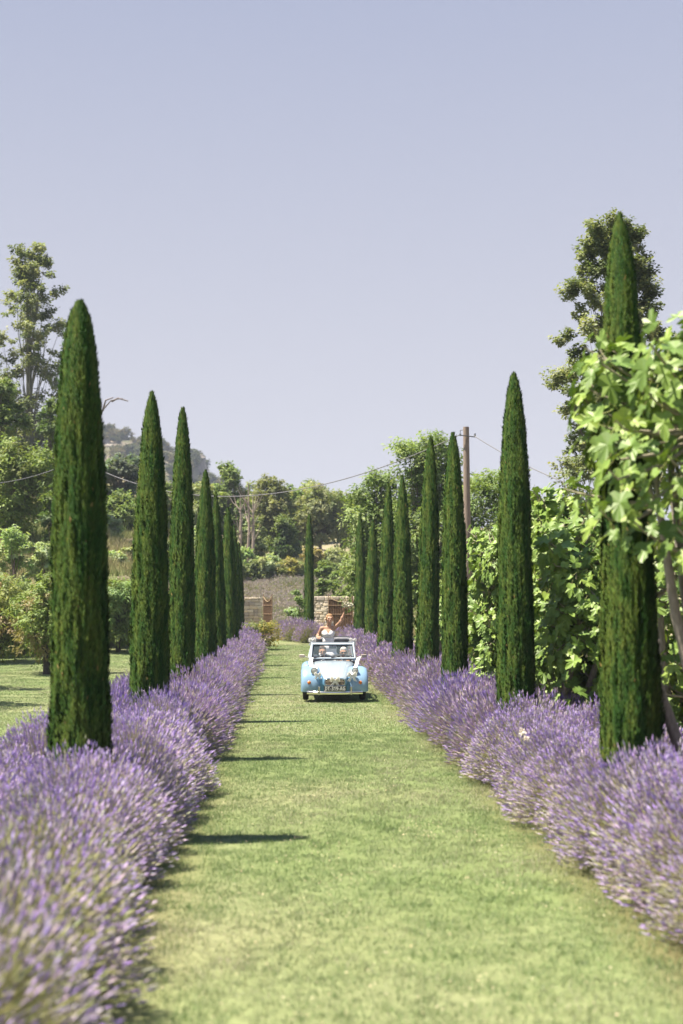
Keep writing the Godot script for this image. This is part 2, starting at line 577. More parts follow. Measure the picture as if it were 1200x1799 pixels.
# ------------------------------------------------------------------ the car (its nose towards +z, front axle at z = 0)
func superloop(z: float, w: float, y0: float, y1: float, p: float, count := 28) -> PackedVector3Array:
	var ring := PackedVector3Array()
	var cy := (y0 + y1) / 2
	for k in count:
		var a := TAU * k / count
		var cx := cos(a)
		var sy := sin(a)
		ring.append(Vector3(w * signf(cx) * pow(absf(cx), p), cy + (y1 - y0) / 2 * signf(sy) * pow(absf(sy), p), z))
	return ring

func wheel(car: Node3D, x: float, z: float) -> void:
	var w := Node3D.new()
	w.name = "wheel"
	car.add_child(w, true)
	w.position = Vector3(x, 0.29, z)
	var out := signf(x)
	var prof := [[0.19, 0.055], [0.225, 0.066], [0.265, 0.064], [0.285, 0.050], [0.290, 0.0], [0.285, -0.050], [0.265, -0.064], [0.225, -0.066], [0.19, -0.055]]
	var rows := []
	for k in 29:
		var a := TAU * k / 28
		var row := PackedVector3Array()
		for q in prof:
			row.append(Vector3(q[1], cos(a) * q[0], sin(a) * q[0]))
		rows.append(row)
	var mb := MB.new()
	mb.sheet(rows, Color(0.025, 0.025, 0.027))
	for k in 40:
		var a := TAU * k / 40
		mb.box(Transform3D(Basis(Vector3.RIGHT, a), Vector3(0, cos(a) * 0.289, sin(a) * 0.289)), Vector3(0.085, 0.008, 0.02), Color(0.02, 0.02, 0.022))
	part("tyre", mb.mesh(), M.rubber, w)
	var rm := MB.new()
	var rr := []
	for q in [[0.195, 0.05], [0.18, 0.056], [0.165, 0.03], [0.10, 0.035], [0.06, 0.055], [0.0, 0.06]]:
		var ring := PackedVector3Array()
		for k in 24:
			var a := TAU * k / 24
			ring.append(Vector3(out * q[1], cos(a) * q[0], sin(a) * q[0]))
		rr.append(ring)
	rm.sheet(rr, Color(0.6, 0.62, 0.63), true)
	part("rim", rm.mesh(), M.pale_metal, w)

func strip(mb: MB, pts: Array, wide: Vector3, col: Color) -> void:
	var rows := []
	for i in pts.size():
		rows.append(PackedVector3Array([pts[i] - wide, pts[i] + Vector3(0, 0, 0.012), pts[i] + wide]))
	mb.sheet(rows, col)

# a bow of wide white ribbon: two loops, a knot and two tails
func bow_mesh(s: float, sd: int) -> ArrayMesh:
	var r := new_rng(sd)
	var mb := MB.new()
	var white := Color(0.90, 0.89, 0.88)
	for sg in [-1.0, 1.0]:
		for lay in 2:
			var rows := []
			for i in 13:
				var a := TAU * i / 12.0
				var q := 0.5 - 0.5 * cos(a)
				var c := Vector3(sg * s * (0.05 + 0.62 * q * (1.0 if lay == 0 else 0.75)), s * (0.30 * sin(a) * q + 0.12 * q + lay * 0.12), s * (0.10 * sin(a) + 0.12 * q))
				var wv := Vector3(0.02 * sin(i * 1.7), 0.10 + 0.08 * q, 0.16 + 0.10 * q) * s
				rows.append(PackedVector3Array([c - wv, c + Vector3(0, 0, 0.03 * s * sin(i * 2.3)), c + wv]))
			mb.sheet(rows, white)
		var tail := []
		for i in 6:
			var t := i / 5.0
			var c := Vector3(sg * s * (0.06 + 0.42 * t), -s * (0.05 + 0.75 * t), s * (0.08 + 0.05 * sin(t * 6.0)))
			var wv := Vector3(0.16 + 0.07 * t, 0.03 * sin(t * 5.0), 0.05 * sin(t * 7.0 + sg)) * s
			tail.append(PackedVector3Array([c - wv, c + Vector3(0, 0, 0.03 * s), c + wv]))
		mb.sheet(tail, white)
	mb.ball(Vector3(0, 0.02 * s, 0.1 * s), Vector3(0.13, 0.14, 0.11) * s, white, 6)
	return mb.mesh()

func make_car(pos: Vector3) -> Node3D:
	var car := thing("vintage_car", "light blue vintage open-roof car driving up the lawn with white ribbons", "car", pos, 0.0)
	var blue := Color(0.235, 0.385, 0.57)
	var glare_blue := Color(0.32, 0.395, 0.465)  # same blue paint, sun glare painted into the bonnet top
	var shade_blue := Color(0.075, 0.25, 0.45)  # same blue paint with shade painted in, for bonnet sides and aprons
	# bonnet, domed, narrow at the nose, with a flat grille face
	var mb := MB.new()
	var rows := []
	for i in 17:
		var t := i / 16.0
		var z := lerpf(-0.72, 0.50, t)
		var w := lerpf(0.505, 0.265, pow(t, 1.15))
		var y1 := 0.845 - 0.05 * t - 0.235 * pow(t, 2.4)
		rows.append(superloop(z, w, lerpf(0.42, 0.30, t), y1, 0.50))
	rows.append(superloop(0.535, 0.255, 0.305, 0.535, 0.48))
	rows.append(superloop(0.552, 0.235, 0.32, 0.512, 0.48))
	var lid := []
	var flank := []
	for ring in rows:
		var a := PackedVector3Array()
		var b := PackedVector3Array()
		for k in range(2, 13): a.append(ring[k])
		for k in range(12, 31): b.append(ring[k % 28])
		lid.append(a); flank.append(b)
	mb.sheet(lid, glare_blue)
	mb.sheet(flank, shade_blue.lerp(blue, 0.3))
	for k in 28:
		mb.tri(Vector3(0, 0.42, 0.553), rows[-1][k], rows[-1][(k + 1) % 28], blue)
	# raised ribs on the lid
	for x in [-0.66, -0.36, 0.36, 0.66]:
		var pts := PackedVector3Array()
		var rr := PackedFloat32Array()
		for i in 15:
			var t := i / 16.0 + 0.04
			var w := lerpf(0.505, 0.265, pow(t, 1.15))
			var y1 := 0.845 - 0.05 * t - 0.235 * pow(t, 2.4)
			var cy := (lerpf(0.42, 0.30, t) + y1) / 2
			var ca := pow(absf(x), 2.0)
			pts.append(Vector3(w * x, cy + (y1 - cy) * pow(sqrt(1.0 - ca * ca), 0.5) - 0.002, lerpf(-0.72, 0.50, t)))
			rr.append(0.007)
		mb.tube(pts, rr, 6, glare_blue)
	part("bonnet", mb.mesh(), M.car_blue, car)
	# front wings
	for sg in [-1.0, 1.0]:
		var f := MB.new()
		var fr := []
		for i in 25:
			var th := lerpf(-0.22, PI + 0.42, i / 24.0)
			var ro := 0.44 + 0.02 * sin(th) + 0.05 * maxf(0.0, -cos(th))
			var ri := 0.315
			var row := PackedVector3Array()
			for k in 15:
				var ps := PI * k / 14.0
				var cx := cos(ps)
				var rad := ri + (ro - ri) * pow(sin(ps), 0.62)
				row.append(Vector3(sg * (0.525 + 0.222 * signf(cx) * pow(absf(cx), 0.72) - 0.10 * maxf(0.0, -cos(th)) * 0.4), 0.29 + rad * sin(th), rad * cos(th)))
			fr.append(row)
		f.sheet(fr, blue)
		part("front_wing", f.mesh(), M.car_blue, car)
		# apron between bonnet and wing
		var ap := MB.new()
		ap.box(Transform3D(Basis(), Vector3(sg * 0.36, 0.36, 0.33)), Vector3(0.30, 0.34, 0.10), shade_blue, 0.03)
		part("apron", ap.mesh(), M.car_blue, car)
		# rear wing
		var rw := MB.new()
		var rrs := []
		for i in 17:
			var th := lerpf(-0.1, PI + 0.1, i / 16.0)
			var row := PackedVector3Array()
			for k in 9:
				var ps := PI * 0.5 * k / 8.0
				var rad := 0.26 + 0.19 * pow(cos(ps), 0.6)
				row.append(Vector3(sg * (0.54 + 0.17 * sin(ps)), 0.29 + rad * sin(th) * 1.05, -2.40 + rad * cos(th) * 1.1))
			rrs.append(row)
		rw.sheet(rrs, blue)
		part("rear_wing", rw.mesh(), M.car_blue, car)
		# body side below the windows, one panel per door and the tail
		for seg in [["front_door", -0.72, -1.50], ["rear_door", -1.505, -2.30], ["rear_quarter", -2.305, -3.02]]:
			var d := MB.new()
			var dr := []
			for i in 9:
				var z := lerpf(seg[1], seg[2], i / 8.0)
				var tail := clampf((-z - 2.3) / 0.75, 0.0, 1.0)
				var row := PackedVector3Array()
				for k in 8:
					var u := k / 7.0
					var y := lerpf(0.27, 0.885 - 0.16 * tail * tail, u)
					row.append(Vector3(sg * (0.575 - 0.05 * pow(u * 2.0 - 1.0, 2.0) - 0.16 * tail * tail), y, z))
				dr.append(row)
			for i in range(8, -1, -1):
				var row := PackedVector3Array()
				for p in dr[i]:
					row.append(p - Vector3(sg * 0.025, 0, 0))
				dr.append(row)
			d.sheet(dr, blue)
			var o := part(seg[0], d.mesh(), M.car_blue, car)
			if seg[0] != "rear_quarter":
				var hd := MB.new()
				hd.box(Transform3D(Basis(), Vector3(sg * 0.585, 0.78, lerpf(seg[1], seg[2], 0.82))), Vector3(0.02, 0.02, 0.12), Color(0.7, 0.7, 0.7), 0.004)
				part("handle", hd.mesh(), M.chrome, o)
		# window frames and side panes
		var wf := MB.new()
		var line := Color(0.60, 0.70, 0.78)
		var xs := func(y: float) -> float: return sg * (0.535 - 0.10 * (y - 0.88) / 0.4)
		for z in [-1.50, -2.30]:
			wf.tube(PackedVector3Array([Vector3(xs.call(0.88), 0.88, z), Vector3(xs.call(1.25), 1.25, z)]), PackedFloat32Array([0.016, 0.016]), 8, line)
		wf.tube(PackedVector3Array([Vector3(xs.call(0.885), 0.885, -0.72), Vector3(xs.call(0.885), 0.885, -2.4)]), PackedFloat32Array([0.016, 0.016]), 8, line)
		part("window_frame", wf.mesh(), M.car_blue, car)
		for zz in [[-0.98, -1.48], [-1.52, -2.28]]:
			var pn := MB.new()
			pn.quad(Vector3(xs.call(0.90), 0.90, zz[0] + 0.16 if zz[0] > -1.0 else zz[0]), Vector3(xs.call(0.90), 0.90, zz[1]), Vector3(xs.call(1.22), 1.22, zz[1]), Vector3(xs.call(1.22), 1.22, zz[0]), Color.WHITE)
			part("side_window", pn.mesh(), M.pane, car)
		# the roof rail from the top of the windscreen over to the tail
		var rail := MB.new()
		var rp := PackedVector3Array()
		var rq := PackedFloat32Array()
		for q in [[0.478, 1.225, -0.88], [0.475, 1.275, -1.15], [0.472, 1.305, -1.6], [0.470, 1.312, -2.1], [0.465, 1.29, -2.45], [0.44, 1.16, -2.72], [0.42, 0.98, -2.92], [0.41, 0.76, -3.03]]:
			rp.append(Vector3(sg * q[0], q[1], q[2])); rq.append(0.024)
		rail.tube(rp, rq, 8, Color(0.66, 0.74, 0.80))
		part("roof_rail", rail.mesh(), M.car_blue, car)
		# headlight on its bracket
		var hl := Node3D.new()
		hl.name = "headlight"
		car.add_child(hl, true)
		hl.position = Vector3(sg * 0.455, 0.66, 0.34)
		var sh := MB.new()
		var sr := []
		for q in [[0.0, -0.12], [0.035, -0.11], [0.062, -0.07], [0.074, -0.01], [0.076, 0.02], [0.070, 0.028], [0.066, 0.020]]:
			var ring := PackedVector3Array()
			for k in 20:
				var a := TAU * k / 20
				ring.append(Vector3(cos(a) * q[0], sin(a) * q[0], q[1]))
			sr.append(ring)
		sh.sheet(sr, Color(0.72, 0.73, 0.74), true)
		part("lamp_shell", sh.mesh(), M.chrome, hl)
		var le := MB.new()
		var lr := []
		for q in [[0.067, 0.018], [0.05, 0.028], [0.025, 0.034], [0.001, 0.036]]:
			var ring := PackedVector3Array()
			for k in 20:
				var a := TAU * k / 20
				ring.append(Vector3(cos(a) * q[0], sin(a) * q[0], q[1]))
			lr.append(ring)
		le.sheet(lr, Color(0.42, 0.44, 0.42), true)
		part("lens", le.mesh(), M.lamp_lens, hl)
		var br := MB.new()
		br.tube(PackedVector3Array([Vector3(0, -0.07, -0.02), Vector3(0, -0.14, -0.05), Vector3(-sg * 0.15, -0.17, -0.06)]), PackedFloat32Array([0.014, 0.014, 0.014]), 8, Color(0.6, 0.6, 0.6))
		part("bracket", br.mesh(), M.chrome, hl)
		# amber indicator on the front of the wing
		var ind := MB.new()
		ind.ball(Vector3(sg * 0.565, 0.405, 0.425), Vector3(0.040, 0.040, 0.035), Color(0.62, 0.17, 0.03), 8)
		part("indicator", ind.mesh(), M.amber, car)
		# door mirror on a stalk
		var mr := MB.new()
		mr.tube(PackedVector3Array([Vector3(sg * 0.54, 0.90, -0.74), Vector3(sg * 0.62, 0.93, -0.72), Vector3(sg * 0.67, 0.945, -0.71)]), PackedFloat32Array([0.008, 0.008, 0.008]), 6, Color(0.6, 0.6, 0.6))
		mr.box(Transform3D(Basis(Vector3.UP, sg * 0.2), Vector3(sg * 0.71, 0.95, -0.70)), Vector3(0.125, 0.072, 0.035), Color(0.42, 0.36, 0.31), 0.014)
		part("door_mirror", mr.mesh(), M.satin, car)
		# overrider on the bumper
		var ov := MB.new()
		ov.box(Transform3D(Basis(), Vector3(sg * 0.355, 0.245, 0.665)), Vector3(0.042, 0.19, 0.04), Color(0.75, 0.75, 0.74), 0.014)
		part("overrider", ov.mesh(), M.chrome, car)
		# windscreen wiper
		var wp := MB.new()
		wp.tube(PackedVector3Array([Vector3(-0.24 + sg * 0.2, 0.90, -0.72), Vector3(-0.10 + sg * 0.2, 0.935, -0.733), Vector3(0.06 + sg * 0.2, 0.972, -0.752)]), PackedFloat32Array([0.011, 0.008, 0.006]), 6, Color(0.05, 0.05, 0.055))
		part("wiper", wp.mesh(), M.rubber, car)
		wheel(car, sg * 0.635, 0.0)
		wheel(car, sg * 0.61, -2.40)
		# seat
		var st := MB.new()
		st.box(Transform3D(Basis(Vector3.RIGHT, -0.15), Vector3(sg * 0.25, 0.46, -1.40)), Vector3(0.44, 0.12, 0.46), Color(0.05, 0.05, 0.055), 0.04)
		st.box(Transform3D(Basis(Vector3.RIGHT, -0.25), Vector3(sg * 0.25, 0.72, -1.66)), Vector3(0.44, 0.46, 0.09), Color(0.05, 0.05, 0.055), 0.04)
		part("seat", st.mesh(), M.cloth, car)
	# floor, tail panel, dashboard
	var fl := MB.new()
	fl.box(Transform3D(Basis(), Vector3(0, 0.27, -1.45)), Vector3(1.08, 0.05, 3.1), Color(0.03, 0.03, 0.03))
	fl.box(Transform3D(Basis(), Vector3(0, 0.33, 0.1)), Vector3(0.44, 0.1, 0.7), Color(0.03, 0.03, 0.03))
	part("floor", fl.mesh(), M.rubber, car)
	var tl := MB.new()
	var tr := []
	for i in 7:
		var u := i / 6.0
		tr.append(PackedVector3Array([Vector3(-0.43, lerpf(0.27, 0.76, u), -3.0 - 0.05 * sin(u * PI)), Vector3(0, lerpf(0.27, 0.76, u), -3.06 - 0.05 * sin(u * PI)), Vector3(0.43, lerpf(0.27, 0.76, u), -3.0 - 0.05 * sin(u * PI))]))
	tl.sheet(tr, blue)
	part("boot_lid", tl.mesh(), M.car_blue, car)
	var dash := MB.new()
	dash.box(Transform3D(Basis(), Vector3(0, 0.775, -0.86)), Vector3(1.02, 0.10, 0.24), Color(0.06, 0.06, 0.065), 0.02)
	part("dashboard", dash.mesh(), M.rubber, car)
	var sw := MB.new()
	var sp := PackedVector3Array()
	var sq := PackedFloat32Array()
	for k in 25:
		var a := TAU * k / 24
		sp.append(Vector3(0.26 + cos(a) * 0.17, 0.83 + sin(a) * 0.13, -1.06 + sin(a) * 0.10)); sq.append(0.011)
	sw.tube(sp, sq, 6, Color(0.03, 0.03, 0.03), false)
	sw.tube(PackedVector3Array([Vector3(0.26, 0.70, -1.0), Vector3(0.26, 0.80, -1.04), Vector3(0.26, 0.93, -0.99)]), PackedFloat32Array([0.014, 0.014, 0.010]), 6, Color(0.03, 0.03, 0.03))
	part("steering_wheel", sw.mesh(), M.rubber, car)
	# windscreen with its frame, the vent flap under it
	var fr := MB.new()
	var pale := Color(0.62, 0.72, 0.80)
	var b0 := Vector3(-0.505, 0.895, -0.735); var b1 := Vector3(0.505, 0.895, -0.735)
	var t0 := Vector3(-0.475, 1.215, -0.875); var t1 := Vector3(0.475, 1.215, -0.875)
	for e in [[b0, b1, 0.020], [t0, t1, 0.020], [b0, t0, 0.024], [b1, t1, 0.024]]:
		fr.tube(PackedVector3Array([e[0], e[0].lerp(e[1], 0.5), e[1]]), PackedFloat32Array([e[2], e[2], e[2]]), 10, pale)
	var wsf := part("windscreen_frame", fr.mesh(), M.car_blue, car)
	var seal := MB.new()
	var ins := 0.030
	for e in [[b0 + Vector3(ins, ins, 0), b1 + Vector3(-ins, ins, 0)], [t0 + Vector3(ins, -ins, 0.01), t1 + Vector3(-ins, -ins, 0.01)], [b0 + Vector3(ins, ins, 0), t0 + Vector3(ins, -ins, 0.01)], [b1 + Vector3(-ins, ins, 0), t1 + Vector3(-ins, -ins, 0.01)]]:
		seal.tube(PackedVector3Array([e[0], e[1]]), PackedFloat32Array([0.010, 0.010]), 6, Color(0.03, 0.03, 0.035))
	part("seal", seal.mesh(), M.rubber, wsf)
	var gl := MB.new()
	gl.quad(b0 + Vector3(0.02, 0.02, 0), b1 + Vector3(-0.02, 0.02, 0), t1 + Vector3(-0.02, -0.02, 0), t0 + Vector3(0.02, -0.02, 0), Color.WHITE)
	part("windscreen", gl.mesh(), M.pane, car)
	var vf := MB.new()
	vf.box(Transform3D(Basis(Vector3.RIGHT, -0.4), Vector3(0, 0.868, -0.722)), Vector3(0.94, 0.022, 0.03), Color(0.04, 0.05, 0.06), 0.004)
	part("vent_flap", vf.mesh(), M.rubber, car)
	for x in [-0.22, 0.20]:
		var kn := MB.new()
		kn.box(Transform3D(Basis(), Vector3(x, 0.872, -0.70)), Vector3(0.055, 0.02, 0.03), Color(0.6, 0.65, 0.7), 0.006)
		part("vent_catch", kn.mesh(), M.chrome, car)
	var rv := MB.new()
	rv.box(Transform3D(Basis(Vector3.RIGHT, 0.1), Vector3(0.0, 1.135, -0.93)), Vector3(0.17, 0.055, 0.025), Color(0.05, 0.06, 0.08), 0.01)
	rv.tube(PackedVector3Array([Vector3(0, 1.15, -0.93), Vector3(0, 1.20, -0.89)]), PackedFloat32Array([0.008, 0.008]), 6, Color(0.1, 0.1, 0.1))
	part("rear_view_mirror", rv.mesh(), M.satin, car)
	# front bow of the roof, and the cloth roof rolled back to the rear bow
	var rb := MB.new()
	rb.box(Transform3D(Basis(Vector3.RIGHT, 0.3), Vector3(0, 1.243, -0.90)), Vector3(0.93, 0.022, 0.06), Color(0.17, 0.20, 0.24), 0.008)
	part("roof_header", rb.mesh(), M.satin, car)
	var rl := MB.new()
	rl.tube(PackedVector3Array([Vector3(-0.46, 1.345, -2.36), Vector3(0, 1.352, -2.37), Vector3(0.46, 1.345, -2.36)]), PackedFloat32Array([0.012, 0.012, 0.012]), 8, Color(0.07, 0.08, 0.10))
	part("rear_bow", rl.mesh(), M.satin, car)
	var roll := MB.new()
	var rpts := PackedVector3Array()
	var rrad := PackedFloat32Array()
	for i in 15:
		var u := i / 14.0
		rpts.append(Vector3(lerpf(-0.455, 0.455, u), 1.285 + 0.006 * sin(i * 2.1), -2.50)); rrad.append(0.046 + 0.006 * sin(i * 1.3))
	roll.tube(rpts, rrad, 10, Color(0.24, 0.25, 0.28))
	part("rolled_roof", roll.mesh(), M.cloth, car)
	var cv := MB.new()
	var cr := []
	for q in [[0.465, 1.27, -2.46], [0.455, 1.20, -2.66], [0.43, 1.05, -2.86], [0.42, 0.88, -2.98], [0.41, 0.76, -3.03]]:
		cr.append(PackedVector3Array([Vector3(-q[0], q[1], q[2]), Vector3(0, q[1] + 0.01, q[2] - 0.03), Vector3(q[0], q[1], q[2])]))
	cv.sheet(cr, Color(0.03, 0.032, 0.038))
	part("rear_canvas", cv.mesh(), M.cloth, car)
	# grille with bars
	var gr := MB.new()
	var ring := superloop(0.556, 0.225, 0.335, 0.505, 0.42, 24)
	var inr := superloop(0.560, 0.205, 0.352, 0.488, 0.42, 24)
	gr.sheet([ring, superloop(0.572, 0.217, 0.342, 0.498, 0.42, 24), inr], Color(0.62, 0.70, 0.76), true)
	var grille := part("grille", gr.mesh(), M.chrome, car)
	var bk := MB.new()
	for k in 24:
		bk.tri(Vector3(0, 0.42, 0.5575), inr[k] - Vector3(0, 0, 0.0025), inr[(k + 1) % 24] - Vector3(0, 0, 0.0025), Color(0.035, 0.028, 0.02))
	part("grille_back", bk.mesh(), M.rubber, grille)
	for k in 4:
		var sl := MB.new()
		sl.box(Transform3D(Basis(Vector3.RIGHT, 0.5), Vector3(0, 0.372 + 0.031 * k, 0.566)), Vector3(0.39 - 0.03 * maxf(0.0, k - 2.0), 0.010, 0.014), Color(0.55, 0.47, 0.36), 0.003)
		part("slat", sl.mesh(), M.satin, grille)
	# bumper and number plate
	var bp := MB.new()
	var pp := []
	for i in 13:
		var u := i / 12.0 * 2.0 - 1.0
		var z := 0.65 - 0.16 * pow(absf(u), 3.0)
		pp.append(PackedVector3Array([Vector3(0.615 * u, 0.225, z - 0.02), Vector3(0.615 * u, 0.222, z), Vector3(0.615 * u, 0.19, z + 0.014), Vector3(0.615 * u, 0.158, z), Vector3(0.615 * u, 0.155, z - 0.02)]))
	bp.sheet(pp, Color(0.78, 0.76, 0.72))
	part("bumper", bp.mesh(), M.chrome, car)
	var np := MB.new()
	np.box(Transform3D(Basis(Vector3.RIGHT, -0.05), Vector3(0.0, 0.287, 0.655)), Vector3(0.49, 0.108, 0.012), Color(0.012, 0.012, 0.02), 0.003)
	var plate := part("number_plate", np.mesh(), M.satin, car)
	var edge := MB.new()
	for y in [-0.049, 0.049]:
		edge.box(Transform3D(Basis(Vector3.RIGHT, -0.05), Vector3(0.0, 0.287 + y, 0.6625)), Vector3(0.476, 0.005, 0.002), Color(0.5, 0.5, 0.5))
	part("plate_edge", edge.mesh(), M.satin, plate)
	var tx := TextMesh.new()
	var font := SystemFont.new()
	font.font_names = PackedStringArray(["Droid Sans"])
	font.font_weight = 700
	tx.font = font
	tx.text = "DT-319-AG"
	tx.font_size = 64
	tx.pixel_size = 0.0016
	tx.depth = 0.004
	var lt := part("lettering", tx, M.letter, plate)
	lt.position = Vector3(0.0, 0.287, 0.6635)
	lt.rotation.x = -0.05
	var aa := tx.get_aabb()
	if aa.size.x > 0.01:
		lt.scale = Vector3(0.445 / aa.size.x, 0.080 / aa.size.y, 1.0)
	# wedding ribbons: tied on, so things of their own
	var rib := MB.new()
	strip(rib, [Vector3(-0.50, 0.90, -0.66), Vector3(-0.52, 0.82, -0.42), Vector3(-0.505, 0.75, -0.10), Vector3(-0.44, 0.725, 0.20), Vector3(-0.42, 0.70, 0.33)], Vector3(0.045, 0.012, 0), Color(0.82, 0.80, 0.80))
	solo("ribbon", rib.mesh(), M.satin_white, "long white ribbon drawn along the car's bonnet, left of the photo", "ribbon", pos, "wedding ribbons on the car")
	var rib2 := MB.new()
	strip(rib2, [Vector3(0.60, 0.92, -0.70), Vector3(0.555, 0.87, -0.52), Vector3(0.51, 0.78, -0.15), Vector3(0.47, 0.735, 0.20), Vector3(0.44, 0.70, 0.33)], Vector3(0.042, 0.010, 0), Color(0.82, 0.80, 0.80))
	solo("ribbon", rib2.mesh(), M.satin_white, "white ribbon drawn from the right door mirror down to the headlight", "ribbon", pos, "wedding ribbons on the car")
	solo("ribbon_bow", bow_mesh(0.165, 3), M.satin_white, "white ribbon bow tied on the middle of the car's grille", "bow", pos + Vector3(0.0, 0.46, 0.60), "wedding bows on the car")
	solo("ribbon_bow", bow_mesh(0.16, 4), M.satin_white, "white ribbon bow hanging below the car's right headlight", "bow", pos + Vector3(0.385, 0.56, 0.42), "wedding bows on the car")
	solo("ribbon_bow", bow_mesh(0.12, 5), M.satin_white, "small white ribbon bow below the car's left headlight", "bow", pos + Vector3(-0.375, 0.575, 0.42), "wedding bows on the car")
	solo("ribbon_bow", bow_mesh(0.13, 6), M.satin_white, "white ribbon bow on the left corner of the open car roof", "bow", pos + Vector3(-0.47, 1.29, -0.98), "wedding bows on the car")
	solo("ribbon_bow", bow_mesh(0.12, 7), M.satin_white, "white ribbon bow on the right corner of the open car roof", "bow", pos + Vector3(0.47, 1.29, -0.98), "wedding bows on the car")
	return car

# ------------------------------------------------------------------ people: tapered capsules blended into one surface
class Body:
	var a := PackedVector3Array()
	var b := PackedVector3Array()
	var ra := PackedFloat32Array()
	var rb := PackedFloat32Array()
	var k := 0.02
	func add(p: Vector3, q: Vector3, r0: float, r1: float) -> void:
		a.append(p); b.append(q); ra.append(r0); rb.append(r1)
	func chain(pts: Array, rads: Array) -> void:
		for i in pts.size() - 1:
			add(pts[i], pts[i + 1], rads[i], rads[i + 1])
	func dist(p: Vector3) -> float:
		var d := 9.0
		for i in a.size():
			var e := b[i] - a[i]
			var t := clampf((p - a[i]).dot(e) / maxf(e.length_squared(), 1e-9), 0.0, 1.0)
			var x := (p - a[i] - e * t).length() - lerpf(ra[i], rb[i], t)
			var h := maxf(k - absf(d - x), 0.0) / k
			d = minf(d, x) - h * h * k * 0.25
		return d

# surface nets: one vertex in each cell that the surface crosses, one quad round each crossed edge
func net(body: Body, lo: Vector3, hi: Vector3, cell: float, mb: MB, paint: Callable, cut = null) -> void:
	var nx := int(ceil((hi.x - lo.x) / cell)) + 1
	var ny := int(ceil((hi.y - lo.y) / cell)) + 1
	var nz := int(ceil((hi.z - lo.z) / cell)) + 1
	var f := PackedFloat32Array()
	f.resize(nx * ny * nz)
	var bs := 4
	var reach := cell * bs * 0.87 + body.k
	for bz in range(0, nz, bs):
		for by in range(0, ny, bs):
			for bx in range(0, nx, bs):
				var mid := lo + Vector3(bx + 1.5, by + 1.5, bz + 1.5) * cell
				var d := body.dist(mid)
				var flat := absf(d) > reach and cut == null
				for z in range(bz, mini(bz + bs, nz)):
					for y in range(by, mini(by + bs, ny)):
						for x in range(bx, mini(bx + bs, nx)):
							var val := d
							if not flat:
								var p := lo + Vector3(x, y, z) * cell
								val = body.dist(p)
								if cut != null: val = maxf(val, cut.call(p))
							f[(z * ny + y) * nx + x] = val
	var at_cell := {}
	var pts := PackedVector3Array()
	for z in nz - 1:
		for y in ny - 1:
			for x in nx - 1:
				var i := (z * ny + y) * nx + x
				var s := 0
				var corner := [f[i], f[i + 1], f[i + nx], f[i + nx + 1], f[i + nx * ny], f[i + nx * ny + 1], f[i + nx * ny + nx], f[i + nx * ny + nx + 1]]
				for c in corner:
					if c < 0.0: s += 1
				if s == 0 or s == 8: continue
				var sum := Vector3.ZERO
				var cnt := 0
				for e in [[0, 1], [2, 3], [4, 5], [6, 7], [0, 2], [1, 3], [4, 6], [5, 7], [0, 4], [1, 5], [2, 6], [3, 7]]:
					var d0: float = corner[e[0]]
					var d1: float = corner[e[1]]
					if (d0 < 0.0) != (d1 < 0.0):
						var t := d0 / (d0 - d1)
						var p0 := Vector3(e[0] & 1, (e[0] >> 1) & 1, e[0] >> 2)
						var p1 := Vector3(e[1] & 1, (e[1] >> 1) & 1, e[1] >> 2)
						sum += p0.lerp(p1, t)
						cnt += 1
				at_cell[i] = pts.size()
				pts.append(lo + (Vector3(x, y, z) + sum / cnt) * cell)
	var nrm := PackedVector3Array()
	var col := PackedColorArray()
	var e := cell * 0.6
	for p in pts:
		nrm.append(Vector3(body.dist(p + Vector3(e, 0, 0)) - body.dist(p - Vector3(e, 0, 0)), body.dist(p + Vector3(0, e, 0)) - body.dist(p - Vector3(0, e, 0)), body.dist(p + Vector3(0, 0, e)) - body.dist(p - Vector3(0, 0, e))).normalized())
		col.append(paint.call(p))
	var step := [1, nx, nx * ny]
	for i in at_cell:
		for ax in 3:
			var j: int = i + step[ax]
			var u: int = step[(ax + 1) % 3]
			var w: int = step[(ax + 2) % 3]
			if (f[i] < 0.0) == (f[j] < 0.0): continue
			if not (at_cell.has(i - u) and at_cell.has(i - w) and at_cell.has(i - u - w)): continue
			var q := [at_cell[i], at_cell[i - u], at_cell[i - u - w], at_cell[i - w]]
			if f[i] < 0.0: q.reverse()
			for k in [0, 1, 2, 0, 2, 3]:
				mb.vert(pts[q[k]], nrm[q[k]], col[q[k]])

